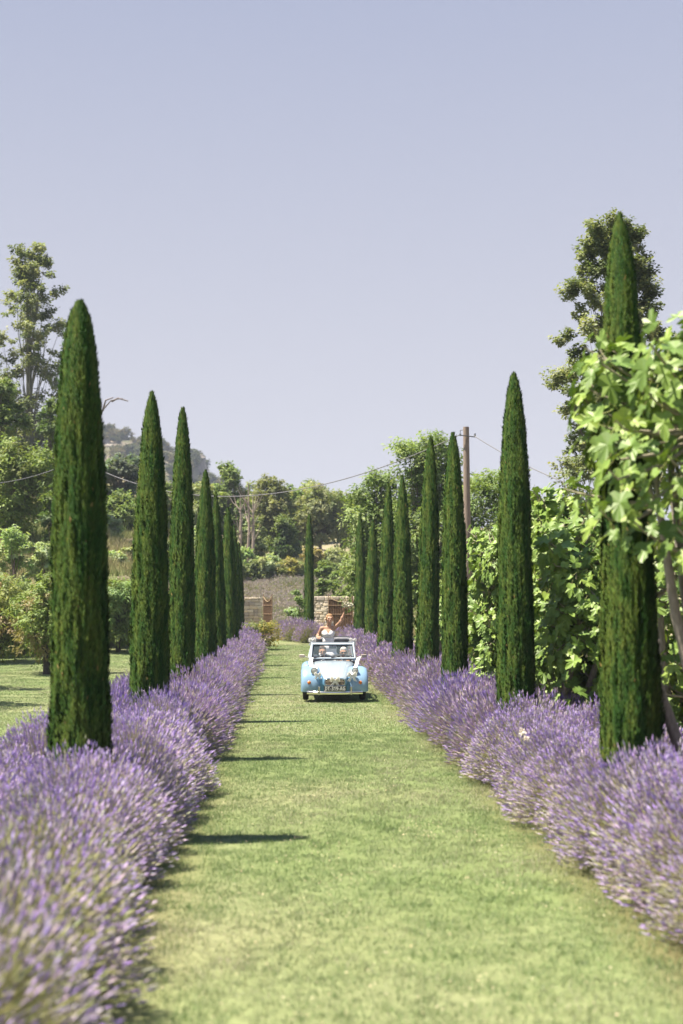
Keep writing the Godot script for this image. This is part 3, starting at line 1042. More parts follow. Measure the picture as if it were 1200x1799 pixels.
# head of about 0.22 m, centred at c; facing is the turn about y
func head_into(mb: MB, c: Vector3, turn: float, tilt: float, skin: Color, lips: Color) -> Transform3D:
	var t := Transform3D(Basis.from_euler(Vector3(tilt, turn, 0)), c)
	var h := Body.new()
	h.k = 0.018
	h.add(t * Vector3(0, 0.035, -0.018), t * Vector3(0, 0.035, -0.03), 0.082, 0.078)
	h.add(t * Vector3(0, 0.0, 0.018), t * Vector3(0, -0.05, 0.022), 0.066, 0.052)
	h.add(t * Vector3(0, -0.075, 0.042), t * Vector3(0, -0.085, 0.05), 0.030, 0.022)
	h.add(t * Vector3(0, 0.020, 0.080), t * Vector3(0, -0.018, 0.098), 0.008, 0.013)
	for s in [-1.0, 1.0]:
		h.add(t * Vector3(s * 0.040, -0.010, 0.052), t * Vector3(s * 0.036, -0.030, 0.050), 0.024, 0.020)
		h.add(t * Vector3(s * 0.078, 0.010, -0.008), t * Vector3(s * 0.078, -0.022, -0.002), 0.013, 0.009)
		h.add(t * Vector3(s * 0.020, 0.030, 0.078), t * Vector3(s * 0.046, 0.030, 0.066), 0.010, 0.008)
	h.add(t * Vector3(-0.020, -0.045, 0.074), t * Vector3(0.020, -0.045, 0.074), 0.009, 0.009)
	h.add(t * Vector3(0, -0.05, -0.02), t * Vector3(0, -0.14, -0.025), 0.045, 0.044)
	var inv := t.affine_inverse()
	var paint := func(p: Vector3) -> Color:
		var q: Vector3 = inv * p
		if q.z > 0.06 and absf(q.y + 0.045) < 0.009 and absf(q.x) < 0.026:
			return Color(0.75, 0.68, 0.62) if absf(q.y + 0.046) < 0.004 and absf(q.x) < 0.019 else lips
		if q.z > 0.05 and absf(q.y - 0.012) < 0.007 and absf(absf(q.x) - 0.031) < 0.014:
			return Color(0.05, 0.035, 0.03)
		return skin
	var lo := c - Vector3(0.12, 0.17, 0.14)
	net(h, lo, c + Vector3(0.12, 0.14, 0.14), 0.006, mb, paint)
	return t

# a hand at the wrist p, fingers along d, palm facing m; curl closes them
func hand_into(mb: MB, p: Vector3, d: Vector3, m: Vector3, thumb_side: float, curl: float, skin: Color) -> void:
	d = d.normalized()
	m = (m - d * m.dot(d)).normalized()
	var s := d.cross(m) * thumb_side
	var h := Body.new()
	h.k = 0.006
	for q in [-0.028, -0.010, 0.010, 0.028]:
		h.add(p + s * q * 0.6, p + d * 0.085 + s * q, 0.016, 0.013)
	var lens := [0.060, 0.074, 0.080, 0.072]
	for i in 4:
		var x: float = [-0.033, -0.011, 0.011, 0.032][i]
		var b0: Vector3 = p + d * 0.088 + s * x
		var a1 := curl * 0.9
		var d1 := d * cos(a1) + m * sin(a1)
		var d2 := d * cos(a1 * 2.1) + m * sin(a1 * 2.1)
		var b1: Vector3 = b0 + d1 * lens[i] * 0.5
		h.chain([b0, b1, b1 + d2 * lens[i] * 0.5], [0.0095, 0.0088, 0.0075])
	var t0 := p + d * 0.030 + s * 0.030
	var t1 := t0 + (s * 0.8 + d * 0.5 + m * 0.4 * curl) * 0.042
	h.chain([p + d * 0.015 + s * 0.012, t0, t1, t1 + (d * 0.8 + s * 0.2 + m * 0.7 * curl) * 0.032], [0.016, 0.013, 0.0105, 0.009])
	var c := p + d * 0.08
	net(h, c - Vector3(1, 1, 1) * 0.12, c + Vector3(1, 1, 1) * 0.12, 0.005, mb, func(_q: Vector3) -> Color: return skin)

func bride(pos: Vector3) -> void:
	var o := thing("person", "woman in a white strapless dress standing up through the car's open roof", "person", pos)
	var skin := Color(0.42, 0.255, 0.18)
	var z := -2.02
	var b := Body.new()
	b.k = 0.035
	var sr := Vector3(-0.225, 1.555, z + 0.005)
	var sl := Vector3(0.085, 1.565, z)
	var er := Vector3(-0.315, 1.375, z - 0.06)
	var wr := Vector3(-0.335, 1.365, z + 0.14)
	var el := Vector3(0.225, 1.715, z + 0.14)
	var wl := Vector3(0.318, 1.945, z + 0.17)
	b.chain([sr, er], [0.046, 0.036]); b.chain([er, er.lerp(wr, 0.4), wr], [0.036, 0.034, 0.024])
	b.chain([sl, el], [0.047, 0.037]); b.chain([el, el.lerp(wl, 0.4), wl], [0.037, 0.034, 0.023])
	b.add(Vector3(-0.18, 1.555, z), Vector3(0.04, 1.56, z), 0.052, 0.052)
	b.add(Vector3(-0.125, 1.45, z + 0.01), Vector3(-0.015, 1.45, z + 0.01), 0.098, 0.098)
	b.add(Vector3(-0.13, 1.415, z + 0.075), Vector3(-0.122, 1.41, z + 0.08), 0.058, 0.058)
	b.add(Vector3(-0.012, 1.415, z + 0.075), Vector3(-0.02, 1.41, z + 0.08), 0.058, 0.058)
	b.add(Vector3(-0.105, 1.26, z), Vector3(-0.035, 1.26, z), 0.092, 0.092)
	b.add(Vector3(-0.125, 1.08, z - 0.01), Vector3(-0.015, 1.08, z - 0.01), 0.115, 0.115)
	b.add(Vector3(-0.065, 1.55, z - 0.01), Vector3(-0.05, 1.70, z + 0.01), 0.052, 0.046)
	b.add(Vector3(-0.13, 1.02, z), Vector3(-0.12, 0.66, z + 0.02), 0.088, 0.060); b.add(Vector3(-0.01, 1.02, z), Vector3(-0.02, 0.66, z + 0.02), 0.088, 0.060)
	b.add(Vector3(-0.12, 0.66, z + 0.02), Vector3(-0.12, 0.37, z), 0.058, 0.038); b.add(Vector3(-0.02, 0.66, z + 0.02), Vector3(-0.02, 0.37, z), 0.058, 0.038)
	for x in [-0.12, -0.02]:
		b.add(Vector3(x, 0.335, z - 0.03), Vector3(x, 0.328, z + 0.12), 0.036, 0.030)
	var mb := MB.new()
	net(b, Vector3(-0.42, 0.28, z - 0.22), Vector3(0.42, 2.02, z + 0.26), 0.013, mb, func(_p: Vector3) -> Color: return skin)
	var ht := head_into(mb, Vector3(-0.04, 1.768, z + 0.03), 0.12, -0.05, skin, Color(0.50, 0.12, 0.11))
	hand_into(mb, wl, Vector3(0.22, 0.9, 0.1), Vector3(0.2, -0.05, 1), -1.0, 1.0, skin)
	hand_into(mb, wr, Vector3(0.25, -0.15, 1), Vector3(0.2, -1, 0), 1.0, 0.35, skin)
	part("body", mb.mesh(), M.skin, o)
	# dress: the same torso a little fuller, cut at a sweetheart neckline, with a skirt
	var dr := Body.new()
	dr.k = 0.035
	dr.add(Vector3(-0.125, 1.45, z + 0.01), Vector3(-0.015, 1.45, z + 0.01), 0.106, 0.106)
	dr.add(Vector3(-0.13, 1.415, z + 0.078), Vector3(-0.122, 1.41, z + 0.083), 0.066, 0.066)
	dr.add(Vector3(-0.012, 1.415, z + 0.078), Vector3(-0.02, 1.41, z + 0.083), 0.066, 0.066)
	dr.add(Vector3(-0.105, 1.26, z), Vector3(-0.035, 1.26, z), 0.101, 0.101)
	dr.add(Vector3(-0.14, 1.08, z - 0.01), Vector3(0.0, 1.08, z - 0.01), 0.135, 0.135)
	dr.add(Vector3(-0.15, 0.9, z), Vector3(0.01, 0.9, z), 0.15, 0.15)
	dr.add(Vector3(-0.16, 0.55, z), Vector3(0.02, 0.55, z), 0.20, 0.20)
	var dm := MB.new()
	var neck := func(p: Vector3) -> float:
		var x: float = absf(p.x + 0.07)
		var line := 1.425 + 0.085 * sin(clampf(x / 0.085, 0.0, 1.0) * PI * 0.62) - 0.25 * maxf(0.0, x - 0.10)
		if p.z < z: line = 1.44
		return maxf(p.y - line, 0.37 - p.y)
	net(dr, Vector3(-0.40, 0.33, z - 0.24), Vector3(0.28, 1.60, z + 0.24), 0.0125, dm, func(_p: Vector3) -> Color: return Color(0.74, 0.73, 0.75), neck)
	part("dress", dm.mesh(), M.dress, o)
	# hair drawn back into a low bun with loose strands by the face
	var hb := Body.new()
	hb.k = 0.02
	hb.add(ht * Vector3(0, 0.055, -0.030), ht * Vector3(0, 0.030, -0.05), 0.086, 0.082)
	hb.add(ht * Vector3(-0.040, 0.098, 0.012), ht * Vector3(0.040, 0.098, 0.012), 0.024, 0.024)
	hb.add(ht * Vector3(0, -0.015, -0.12), ht * Vector3(0.01, -0.03, -0.13), 0.052, 0.046)
	for s in [-1.0, 1.0]:
		hb.chain([ht * Vector3(s * 0.068, 0.055, 0.020), ht * Vector3(s * 0.083, 0.005, 0.012), ht * Vector3(s * 0.082, -0.055, 0.010)], [0.020, 0.015, 0.008])
	var hm := MB.new()
	var hc: Vector3 = ht.origin
	net(hb, hc - Vector3(0.14, 0.12, 0.22), hc + Vector3(0.14, 0.17, 0.12), 0.008, hm, func(p: Vector3) -> Color: return Color(0.28, 0.15, 0.07).lerp(Color(0.42, 0.26, 0.13), 0.5 + 0.5 * sin(p.x * 260.0 + p.y * 90.0)))
	part("hair", hm.mesh(), M.hair, o)
	# a fall of veil behind the neck
	var ve := MB.new()
	var vr := []
	for i in 9:
		var u := i / 8.0
		var row := PackedVector3Array()
		for k in 9:
			var a := lerpf(-0.9, 1.1, k / 8.0)
			row.append(Vector3(-0.03 + (0.075 + 0.05 * u) * sin(a) + 0.012 * sin(k * 2.4 + u * 3.0), 1.78 - 0.52 * u, z - 0.07 - (0.05 + 0.05 * u) * cos(a) + 0.012 * sin(k * 3.1 + i)))
		vr.append(row)
	ve.sheet(vr, Color(0.80, 0.79, 0.78))
	part("veil", ve.mesh(), M.satin_white, o)
	for s in [-1.0, 1.0]:
		var er2 := MB.new()
		var ec: Vector3 = ht * Vector3(s * 0.088, -0.055, -0.002)
		er2.ball(ec, Vector3(0.016, 0.032, 0.008), Color(0.85, 0.84, 0.82), 5)
		part("earring", er2.mesh(), M.satin_white, o)
	# bouquet held up in her left hand
	var bq := thing("bouquet", "round bouquet of white flowers held up in the woman's raised hand", "bouquet", pos)
	var r := new_rng(77)
	var core := Vector3(0.375, 2.135, z + 0.19)
	var petals := MB.new()
	var greens := MB.new()
	for i in 46:
		var u := rnd_dir(r)
		var c := core + u * Vector3(0.115, 0.095, 0.11) * r.randf_range(0.6, 1.05)
		var rr := r.randf_range(0.018, 0.034)
		var tone := Color(0.80, 0.76, 0.66) if r.randf() < 0.7 else Color(0.72, 0.60, 0.46)
		for k in 9:
			var w := (u * 0.7 + rnd_dir(r)).normalized()
			var t := u.cross(w).normalized()
			petals.leaf(c, w, t, rr * 1.5, rr * 1.3, vary(tone, r, 0.1))
	for i in 60:
		var u := rnd_dir(r)
		greens.leaf(core + u * 0.07, (u + rnd_dir(r) * 0.4).normalized(), rnd_dir(r), r.randf_range(0.06, 0.11), 0.022, vary(Color(0.16, 0.22, 0.10), r, 0.3))
	part("flowers", petals.mesh(), M.petal, bq)
	part("leaves", greens.mesh(), M.leaf, bq)
	var stm := MB.new()
	for i in 7:
		var a := TAU * i / 7
		stm.tube(PackedVector3Array([core + Vector3(cos(a) * 0.03, -0.04, sin(a) * 0.03), wl + Vector3(0.028 + cos(a) * 0.01, 0.07, 0.028 + sin(a) * 0.01), wl + Vector3(0.02 + cos(a) * 0.018, -0.05, 0.03 + sin(a) * 0.018)]), PackedFloat32Array([0.005, 0.005, 0.005]), 5, Color(0.14, 0.2, 0.07))
	part("stems", stm.mesh(), M.leaf, bq)

func sitter(pos: Vector3, x: float, hy: float, dark: bool) -> void:
	var o := thing("person", "passenger in a dark suit seated behind the windscreen, left of the photo" if dark else "driver in a white shirt and sunglasses at the steering wheel", "person", pos)
	var skin := Color(0.36, 0.21, 0.145)
	var z := -1.42
	var coat := Color(0.022, 0.032, 0.065) if dark else Color(0.58, 0.58, 0.60)
	var b := Body.new()
	b.k = 0.04
	var sy := hy - 0.145
	for s in [-1.0, 1.0]:
		var sh := Vector3(x + s * 0.165, sy, z)
		var el := Vector3(x + s * 0.215, sy - 0.22, z + 0.10)
		var wr := Vector3(x + s * (0.07 if dark else 0.13), sy - 0.28 if dark else sy - 0.02, z + 0.30)
		b.chain([sh, el], [0.062, 0.048]); b.chain([el, wr], [0.048, 0.036])
		b.chain([Vector3(x + s * 0.09, sy - 0.42, z + 0.02), Vector3(x + s * 0.10, sy - 0.36, z + 0.40), Vector3(x + s * 0.10, 0.34, z + 0.46)], [0.095, 0.070, 0.045])
	b.add(Vector3(x - 0.13, sy - 0.01, z), Vector3(x + 0.13, sy - 0.01, z), 0.066, 0.066)
	b.add(Vector3(x - 0.07, sy - 0.15, z + 0.01), Vector3(x + 0.07, sy - 0.15, z + 0.01), 0.118, 0.118)
	b.add(Vector3(x - 0.06, sy - 0.33, z), Vector3(x + 0.06, sy - 0.33, z), 0.118, 0.118)
	b.add(Vector3(x, sy, z), Vector3(x, sy + 0.11, z + 0.02), 0.058, 0.052)
	var paint := func(p: Vector3) -> Color:
		var q: float = absf(p.x - x)
		if p.y > sy + 0.075 and q < 0.07: return skin
		if dark and p.z > z + 0.04 and q < 0.055 * (1.0 + (p.y - sy + 0.2) * 1.5) and p.y > sy - 0.22:
			return Color(0.03, 0.03, 0.05) if q < 0.017 else Color(0.66, 0.66, 0.68)
		if p.y < sy - 0.36: return Color(0.03, 0.035, 0.05)
		return coat
	var mb := MB.new()
	net(b, Vector3(x - 0.34, 0.28, z - 0.17), Vector3(x + 0.34, sy + 0.2, z + 0.54), 0.014, mb, paint)
	var ht := head_into(mb, Vector3(x, hy, z + 0.04), 0.0, 0.0, skin, Color(0.38, 0.15, 0.13))
	for s in [-1.0, 1.0]:
		var wr := Vector3(x + s * (0.07 if dark else 0.13), sy - 0.28 if dark else sy - 0.02, z + 0.30)
		hand_into(mb, wr, Vector3(-s * 0.4, 0.1, 0.9), Vector3(0, -1, 0.2), -s, 0.8, skin)
	part("body", mb.mesh(), M.cloth, o)
	var hb := Body.new()
	hb.k = 0.02
	hb.add(ht * Vector3(0, 0.055, -0.030), ht * Vector3(0, 0.020, -0.048), 0.086, 0.080)
	hb.add(ht * Vector3(-0.045, 0.098, 0.022), ht * Vector3(0.045, 0.098, 0.022), 0.022, 0.022)
	var hm := MB.new()
	net(hb, ht.origin - Vector3(0.14, 0.12, 0.16), ht.origin + Vector3(0.14, 0.16, 0.12), 0.009, hm, func(_p: Vector3) -> Color: return Color(0.06, 0.035, 0.02) if dark else Color(0.55, 0.52, 0.48))
	part("hair", hm.mesh(), M.hair, o)
	if not dark:
		var sg := MB.new()
		for s in [-1.0, 1.0]:
			sg.box(ht * Transform3D(Basis(Vector3.UP, s * 0.25), Vector3(s * 0.034, 0.012, 0.085)), Vector3(0.052, 0.036, 0.008), Color(0.012, 0.012, 0.014), 0.004)
			sg.box(ht * Transform3D(Basis(), Vector3(s * 0.080, 0.018, 0.04)), Vector3(0.005, 0.008, 0.10), Color(0.012, 0.012, 0.014), 0.001)
		sg.box(ht * Transform3D(Basis(), Vector3(0, 0.022, 0.094)), Vector3(0.022, 0.007, 0.006), Color(0.012, 0.012, 0.014), 0.001)
		part("sunglasses", sg.mesh(), M.pane_dark, o)

# ------------------------------------------------------------------ the setting
func ground() -> void:
	var xs := []
	var x := -900.0
	while x <= 900.0:
		xs.append(x)
		var ax := absf(x + 2.0)
		x += 0.5 if ax < 14.0 else (1.5 if ax < 40.0 else (12.0 if ax < 150.0 else 75.0))
	var ds := []
	var d := -40.0
	while d <= 2200.0:
		ds.append(d)
		d += 4.0 if d < 2.0 else (0.7 if d < 70.0 else (1.4 if d < 135.0 else (8.0 if d < 250.0 else 150.0)))
	var mb := MB.new()
	var tone := FastNoiseLite.new()
	tone.seed = 5; tone.frequency = 0.12; tone.fractal_octaves = 4
	var pts := []
	var cols := []
	for j in ds.size():
		var row := PackedVector3Array()
		var crow := PackedColorArray()
		for i in xs.size():
			var p := Vector3(xs[i], 0, -ds[j])
			p.y = gy(p.x, p.z)
			row.append(p)
			var n := tone.get_noise_2d(p.x, p.z)
			var n2 := tone.get_noise_2d(p.x * 5.0 + 50.0, p.z * 5.0)
			var lawn := Color(0.18, 0.235, 0.10).lerp(Color(0.28, 0.29, 0.17), clampf(0.25 + n * 0.9 + n2 * 0.4, 0.0, 0.8))
			var dry := Color(0.35, 0.30, 0.225).lerp(Color(0.22, 0.23, 0.12), clampf(0.45 + n * 1.2 + n2 * 0.5, 0.0, 1.0))
			var soil := Color(0.15, 0.115, 0.07).lerp(Color(0.18, 0.17, 0.08), clampf(0.5 + n2, 0.0, 1.0))
			var c := lawn.lerp(dry, smoothstep(60.0, 70.0, ds[j] + n * 6.0))
			if p.x < -2.0: c = lawn.lerp(dry, smoothstep(52.0, 60.0, ds[j] + n * 5.0))
			if ds[j] < 63.0 and ds[j] > 0.0:
				c = c.lerp(soil, smoothstep(0.25, 0.0, absf(p.x + 1.95) - 0.85))
				c = c.lerp(soil, smoothstep(0.4, 0.0, 2.6 - p.x))
			crow.append(c)
		pts.append(row)
		cols.append(crow)
	var normal := func(i: int, j: int) -> Vector3:
		var a: Vector3 = pts[j][mini(i + 1, xs.size() - 1)] - pts[j][maxi(i - 1, 0)]
		var b: Vector3 = pts[mini(j + 1, ds.size() - 1)][i] - pts[maxi(j - 1, 0)][i]
		return a.cross(b).normalized()
	for j in ds.size() - 1:
		for i in xs.size() - 1:
			for q in [[0, 0], [0, 1], [1, 1], [0, 0], [1, 1], [1, 0]]:
				mb.vert(pts[j + q[1]][i + q[0]], normal.call(i + q[0], j + q[1]), cols[j + q[1]][i + q[0]])
	solo("ground", mb.mesh(), M.ground, "mown lawn of the alley, rising behind the gate to dry meadow", "ground", Vector3.ZERO, "", "structure")

func grasses() -> void:
	var tone := FastNoiseLite.new()
	tone.seed = 15; tone.frequency = 0.35; tone.fractal_octaves = 3
	var r := new_rng(21)
	var lawn_cols := [Color(0.195, 0.275, 0.12), Color(0.245, 0.32, 0.165), Color(0.16, 0.235, 0.095), Color(0.345, 0.36, 0.265), Color(0.28, 0.325, 0.20)]
	var fine := grass_mesh(0.32, 230, 0.018, 0.042, 0.0024, lawn_cols, 1)
	var coarse := grass_mesh(0.62, 260, 0.014, 0.034, 0.006, lawn_cols, 2)
	var fr := []
	var ti := []
	var fc := []
	var tc := []
	var tint := func(x: float, z: float) -> Color:
		var n := tone.get_noise_2d(x, z * 0.6)
		var m := tone.get_noise_2d(x * 4.0 + 31.0, z * 2.5)
		var w := clampf(0.30 + n * 1.3 + m * 0.7, 0.0, 1.0)
		return Color(0.94, 1.02, 0.88).lerp(Color(1.40, 1.18, 1.40), w)
	var d := 5.6
	while d < 62.0:
		var near := d < 24.0
		var st := 0.25 if near else 0.46
		var x := -1.35
		while x < 2.75:
			var p := Vector3(x + r.randf_range(-0.1, 0.1), 0, -d + r.randf_range(-0.1, 0.1))
			p.y = gy(p.x, p.z)
			var t := Transform3D(Basis(Vector3.UP, r.randf() * TAU).scaled(Vector3(1, r.randf_range(0.8, 1.25), 1)), p)
			if near: fr.append(t); ti.append(tint.call(p.x, p.z))
			else: fc.append(t); tc.append(tint.call(p.x, p.z) * 1.10)
			x += st
		d += st
	d = 14.0
	while d < 56.0:
		var x := -2.8 - d * 0.02
		while x > -d * 0.24 - 2.0:
			var p := Vector3(x + r.randf_range(-0.2, 0.2), 0, -d + r.randf_range(-0.2, 0.2))
			p.y = gy(p.x, p.z)
			fc.append(Transform3D(Basis(Vector3.UP, r.randf() * TAU), p)); tc.append(tint.call(p.x, p.z))
			x -= 0.52
		d += 0.52
	var g := scatter("lawn_grass", fine, M.grass, fr, ti, self)
	tag(g, "short mown grass of the alley near the camera", "grass", "", "stuff")
	g = scatter("lawn_grass_001", coarse, M.grass, fc, tc, self)
	tag(g, "short mown grass of the lawns farther off", "grass", "", "stuff")
	used["lawn_grass"] = 2
	# little pale clover heads and dry clippings in the lawn
	var cb := MB.new()
	for i in 2600:
		var dd := 7.0 + 26.0 * pow(r.randf(), 1.5)
		var x := r.randf_range(-0.7, 2.3)
		if i % 2 == 0:
			dd = clampf(r.randfn(13.5, 2.0), 8.0, 20.0)
			x = clampf(r.randfn(1.0, 0.55), -0.6, 2.2)
		if tone.get_noise_2d(x * 1.4 + 80.0, dd * 0.8) < 0.10: continue
		var p := Vector3(x, r.randf_range(0.026, 0.038), -dd)
		cb.leaf(p, (rnd_dir(r) * Vector3(1, 0.25, 1)).normalized(), Vector3.UP, r.randf_range(0.010, 0.026), 0.013, vary(Color(0.62, 0.53, 0.37), r, 0.2))
	solo("dry_clippings", cb.mesh(), M.petal, "pale clippings and clover heads strewn on the lawn", "clippings", Vector3.ZERO, "", "stuff")
	# meadow
	var mt := grass_mesh(1.3, 260, 0.16, 0.50, 0.016, [Color(0.38, 0.34, 0.20), Color(0.33, 0.30, 0.16), Color(0.24, 0.26, 0.11), Color(0.42, 0.37, 0.24)], 3)
	var fm := []
	var tm := []
	d = 58.0
	while d < 128.0:
		var x := -d * 0.26
		while x < d * 0.10 + 2.0:
			var p := Vector3(x + r.randf_range(-0.4, 0.4), 0, -d + r.randf_range(-0.4, 0.4))
			p.y = gy(p.x, p.z)
			if not (d < 71.0 and p.x > -5.0):
				var n := tone.get_noise_2d(p.x * 0.35, p.z * 0.35)
				fm.append(Transform3D(Basis(Vector3.UP, r.randf() * TAU).scaled(Vector3.ONE * r.randf_range(0.7, 1.2)), p))
				tm.append(Color(1, 1, 1).lerp(Color(0.62, 0.85, 0.55), clampf(0.4 + n * 1.6, 0.0, 1.0)))
			x += 1.0
		d += 1.0
	g = scatter("meadow_grass", mt, M.grass, fm, tm, self)
	tag(g, "tall dry grass on the rising meadow behind the alley", "grass", "", "stuff")
	# faded lavender field behind the gate
	var lv := lavender_mesh(0.42, 0.55, 150, 2.6, 91, [Color(0.46, 0.39, 0.43), Color(0.52, 0.45, 0.46), Color(0.50, 0.46, 0.40)], false)
	var fl := []
	d = 77.0
	while d < 112.0:
		var x := -7.0
		while x < 7.0:
			var p := Vector3(x + r.randf_range(-0.12, 0.12), 0, -d + r.randf_range(-0.2, 0.2))
			p.y = gy(p.x, p.z)
			fl.append(Transform3D(Basis(Vector3.UP, r.randf() * TAU).scaled(Vector3.ONE * r.randf_range(0.75, 1.2)), p))
			x += 0.62
		d += 0.95
	g = scatter("lavender_field", lv, M.flower, fl, [], self)
	tag(g, "pale mauve lavender field on the slope behind the gate", "lavender", "", "stuff")

func cypresses() -> void:
	# base px, py where the lavender hides it, d, top px, top py, then the profile of radii in photograph pixels
	var left := [
		[142.0, 1300.0, 13.3, 140.0, 530.0, [[0, 49], [0.15, 50], [0.40, 47], [0.65, 42], [0.80, 36], [0.90, 28], [0.955, 20], [0.985, 11], [1.0, 3]], "nearest cypress of the left row, thick with a blunt rounded top"],
		[262.0, 1220.0, 20.1, 267.0, 690.0, [[0, 31], [0.2, 32], [0.42, 31], [0.65, 25], [0.8, 20], [0.91, 13], [0.97, 7], [1.0, 1.5]], "second cypress of the left row, patchy olive with a narrow pointed top"],
		[319.0, 1180.0, 26.4, 321.0, 718.0, [[0, 23], [0.3, 22], [0.6, 18.5], [0.8, 14], [0.92, 9], [0.98, 5], [1.0, 1]], "third cypress of the left row, slender with a pointed tip"],
		[360.0, 1150.0, 34.1, 361.0, 828.0, [[0, 19.5], [0.3, 18.5], [0.55, 17], [0.75, 13], [0.9, 8], [0.97, 4], [1.0, 1]], "fourth cypress of the left row, smooth dark cone shorter than the third"],
		[384.0, 1130.0, 41.5, 379.0, 866.0, [[0, 14], [0.4, 13], [0.7, 10], [0.9, 5], [1.0, 1]], "fifth cypress of the left row, half hidden behind the fourth"],
		[406.0, 1115.0, 47.8, 400.0, 893.0, [[0, 13.5], [0.4, 13], [0.7, 10], [0.88, 6.5], [0.96, 4], [1.0, 1]], "sixth cypress of the left row, low and round-shouldered"],
		[414.0, 1108.0, 54.0, 411.0, 925.0, [[0, 10], [0.5, 9], [0.8, 6], [1.0, 1]], "seventh cypress of the left row, mostly hidden behind the sixth"],
		[420.0, 1100.0, 60.5, 419.0, 955.0, [[0, 8.5], [0.5, 7.5], [0.85, 4], [1.0, 1]], "last and smallest cypress of the left row, beside the low stone wall"],
	]
	var right := [
		[1111.0, 1312.0, 12.5, 1089.0, 378.0, [[0, 52], [0.2, 50], [0.42, 44], [0.58, 38], [0.74, 33], [0.86, 27], [0.93, 20], [0.975, 10], [1.0, 2]], "nearest and tallest cypress of the right row, behind the overhanging fig branch"],
		[906.0, 1240.0, 18.8, 903.0, 657.0, [[0, 32], [0.25, 31], [0.5, 29], [0.72, 24], [0.86, 18], [0.94, 12], [0.985, 6], [1.0, 1.5]], "second cypress of the right row, tall beside the dense fig tree"],
		[800.0, 1193.0, 25.4, 796.0, 762.0, [[0, 22], [0.3, 21], [0.6, 19], [0.8, 14.5], [0.93, 9], [0.985, 4], [1.0, 1]], "third cypress of the right row, standing before the wooden pole"],
		[750.0, 1163.0, 30.7, 757.0, 768.0, [[0, 19], [0.3, 18], [0.6, 16], [0.8, 12], [0.93, 7], [1.0, 1]], "fourth cypress of the right row, with a sharp tip against the sky"],
		[707.0, 1143.0, 36.8, 707.0, 838.0, [[0, 17], [0.4, 16], [0.7, 13], [0.9, 7], [1.0, 1]], "fifth cypress of the right row, blunt and paler green"],
		[677.0, 1130.0, 43.0, 683.0, 852.0, [[0, 14.5], [0.4, 13.5], [0.7, 10.5], [0.9, 6], [1.0, 1]], "sixth cypress of the right row, slim and leaning slightly right"],
		[652.0, 1118.0, 50.2, 655.0, 915.0, [[0, 12], [0.4, 11.5], [0.7, 9], [0.9, 5], [1.0, 1]], "seventh cypress of the right row, short and olive green"],
		[632.0, 1105.0, 57.8, 633.0, 903.0, [[0, 9.5], [0.4, 9], [0.75, 6.5], [0.92, 3.5], [1.0, 1]], "last cypress of the right row, thin one next to the iron gate"],
	]
	var sd := 100
	for side in [left, right]:
		for i in side.size():
			var q: Array = side[i]
			var p := at(q[0], q[1], q[2])
			var top := at(q[3], q[4], q[2])
			p.y = gy(p.x, p.z)
			var s: float = q[2] / FOCAL
			var prof := []
			for e in q[5]:
				prof.append([e[0], e[1] * s * 1.06])
			var size := clampf(0.030 + 0.0014 * q[2], 0.045, 0.11)
			var tufts := int([95000, 60000, 42000, 30000, 22000, 17000, 13000, 11000][i])
			var ms := cypress_meshes(top.y - p.y, prof, tufts, size, sd, Vector3(top.x - p.x, 0, 0))
			sd += 1
			var o := thing("cypress", q[6], "cypress", p, 0.0, "cypresses lining the left of the alley" if side == left else "cypresses lining the right of the alley")
			part("trunk", ms[0], M.bark, o)
			part("crown", ms[1], M.cypress, o)
	var p := on_ground(543.0, 66.0)
	var top := at(543.0, 905.0, 66.0)
	var prof := []
	for e in [[0, 8.5], [0.4, 8], [0.75, 6.5], [0.9, 4.5], [1.0, 1]]:
		prof.append([e[0], e[1] * 66.0 / FOCAL])
	var ms := cypress_meshes(top.y - p.y, prof, 8000, 0.13, 150)
	var o := thing("cypress", "single thin cypress at the end of the alley against the pale stone wall", "cypress", p)
	part("trunk", ms[0], M.bark, o)
	part("crown", ms[1], M.cypress, o)

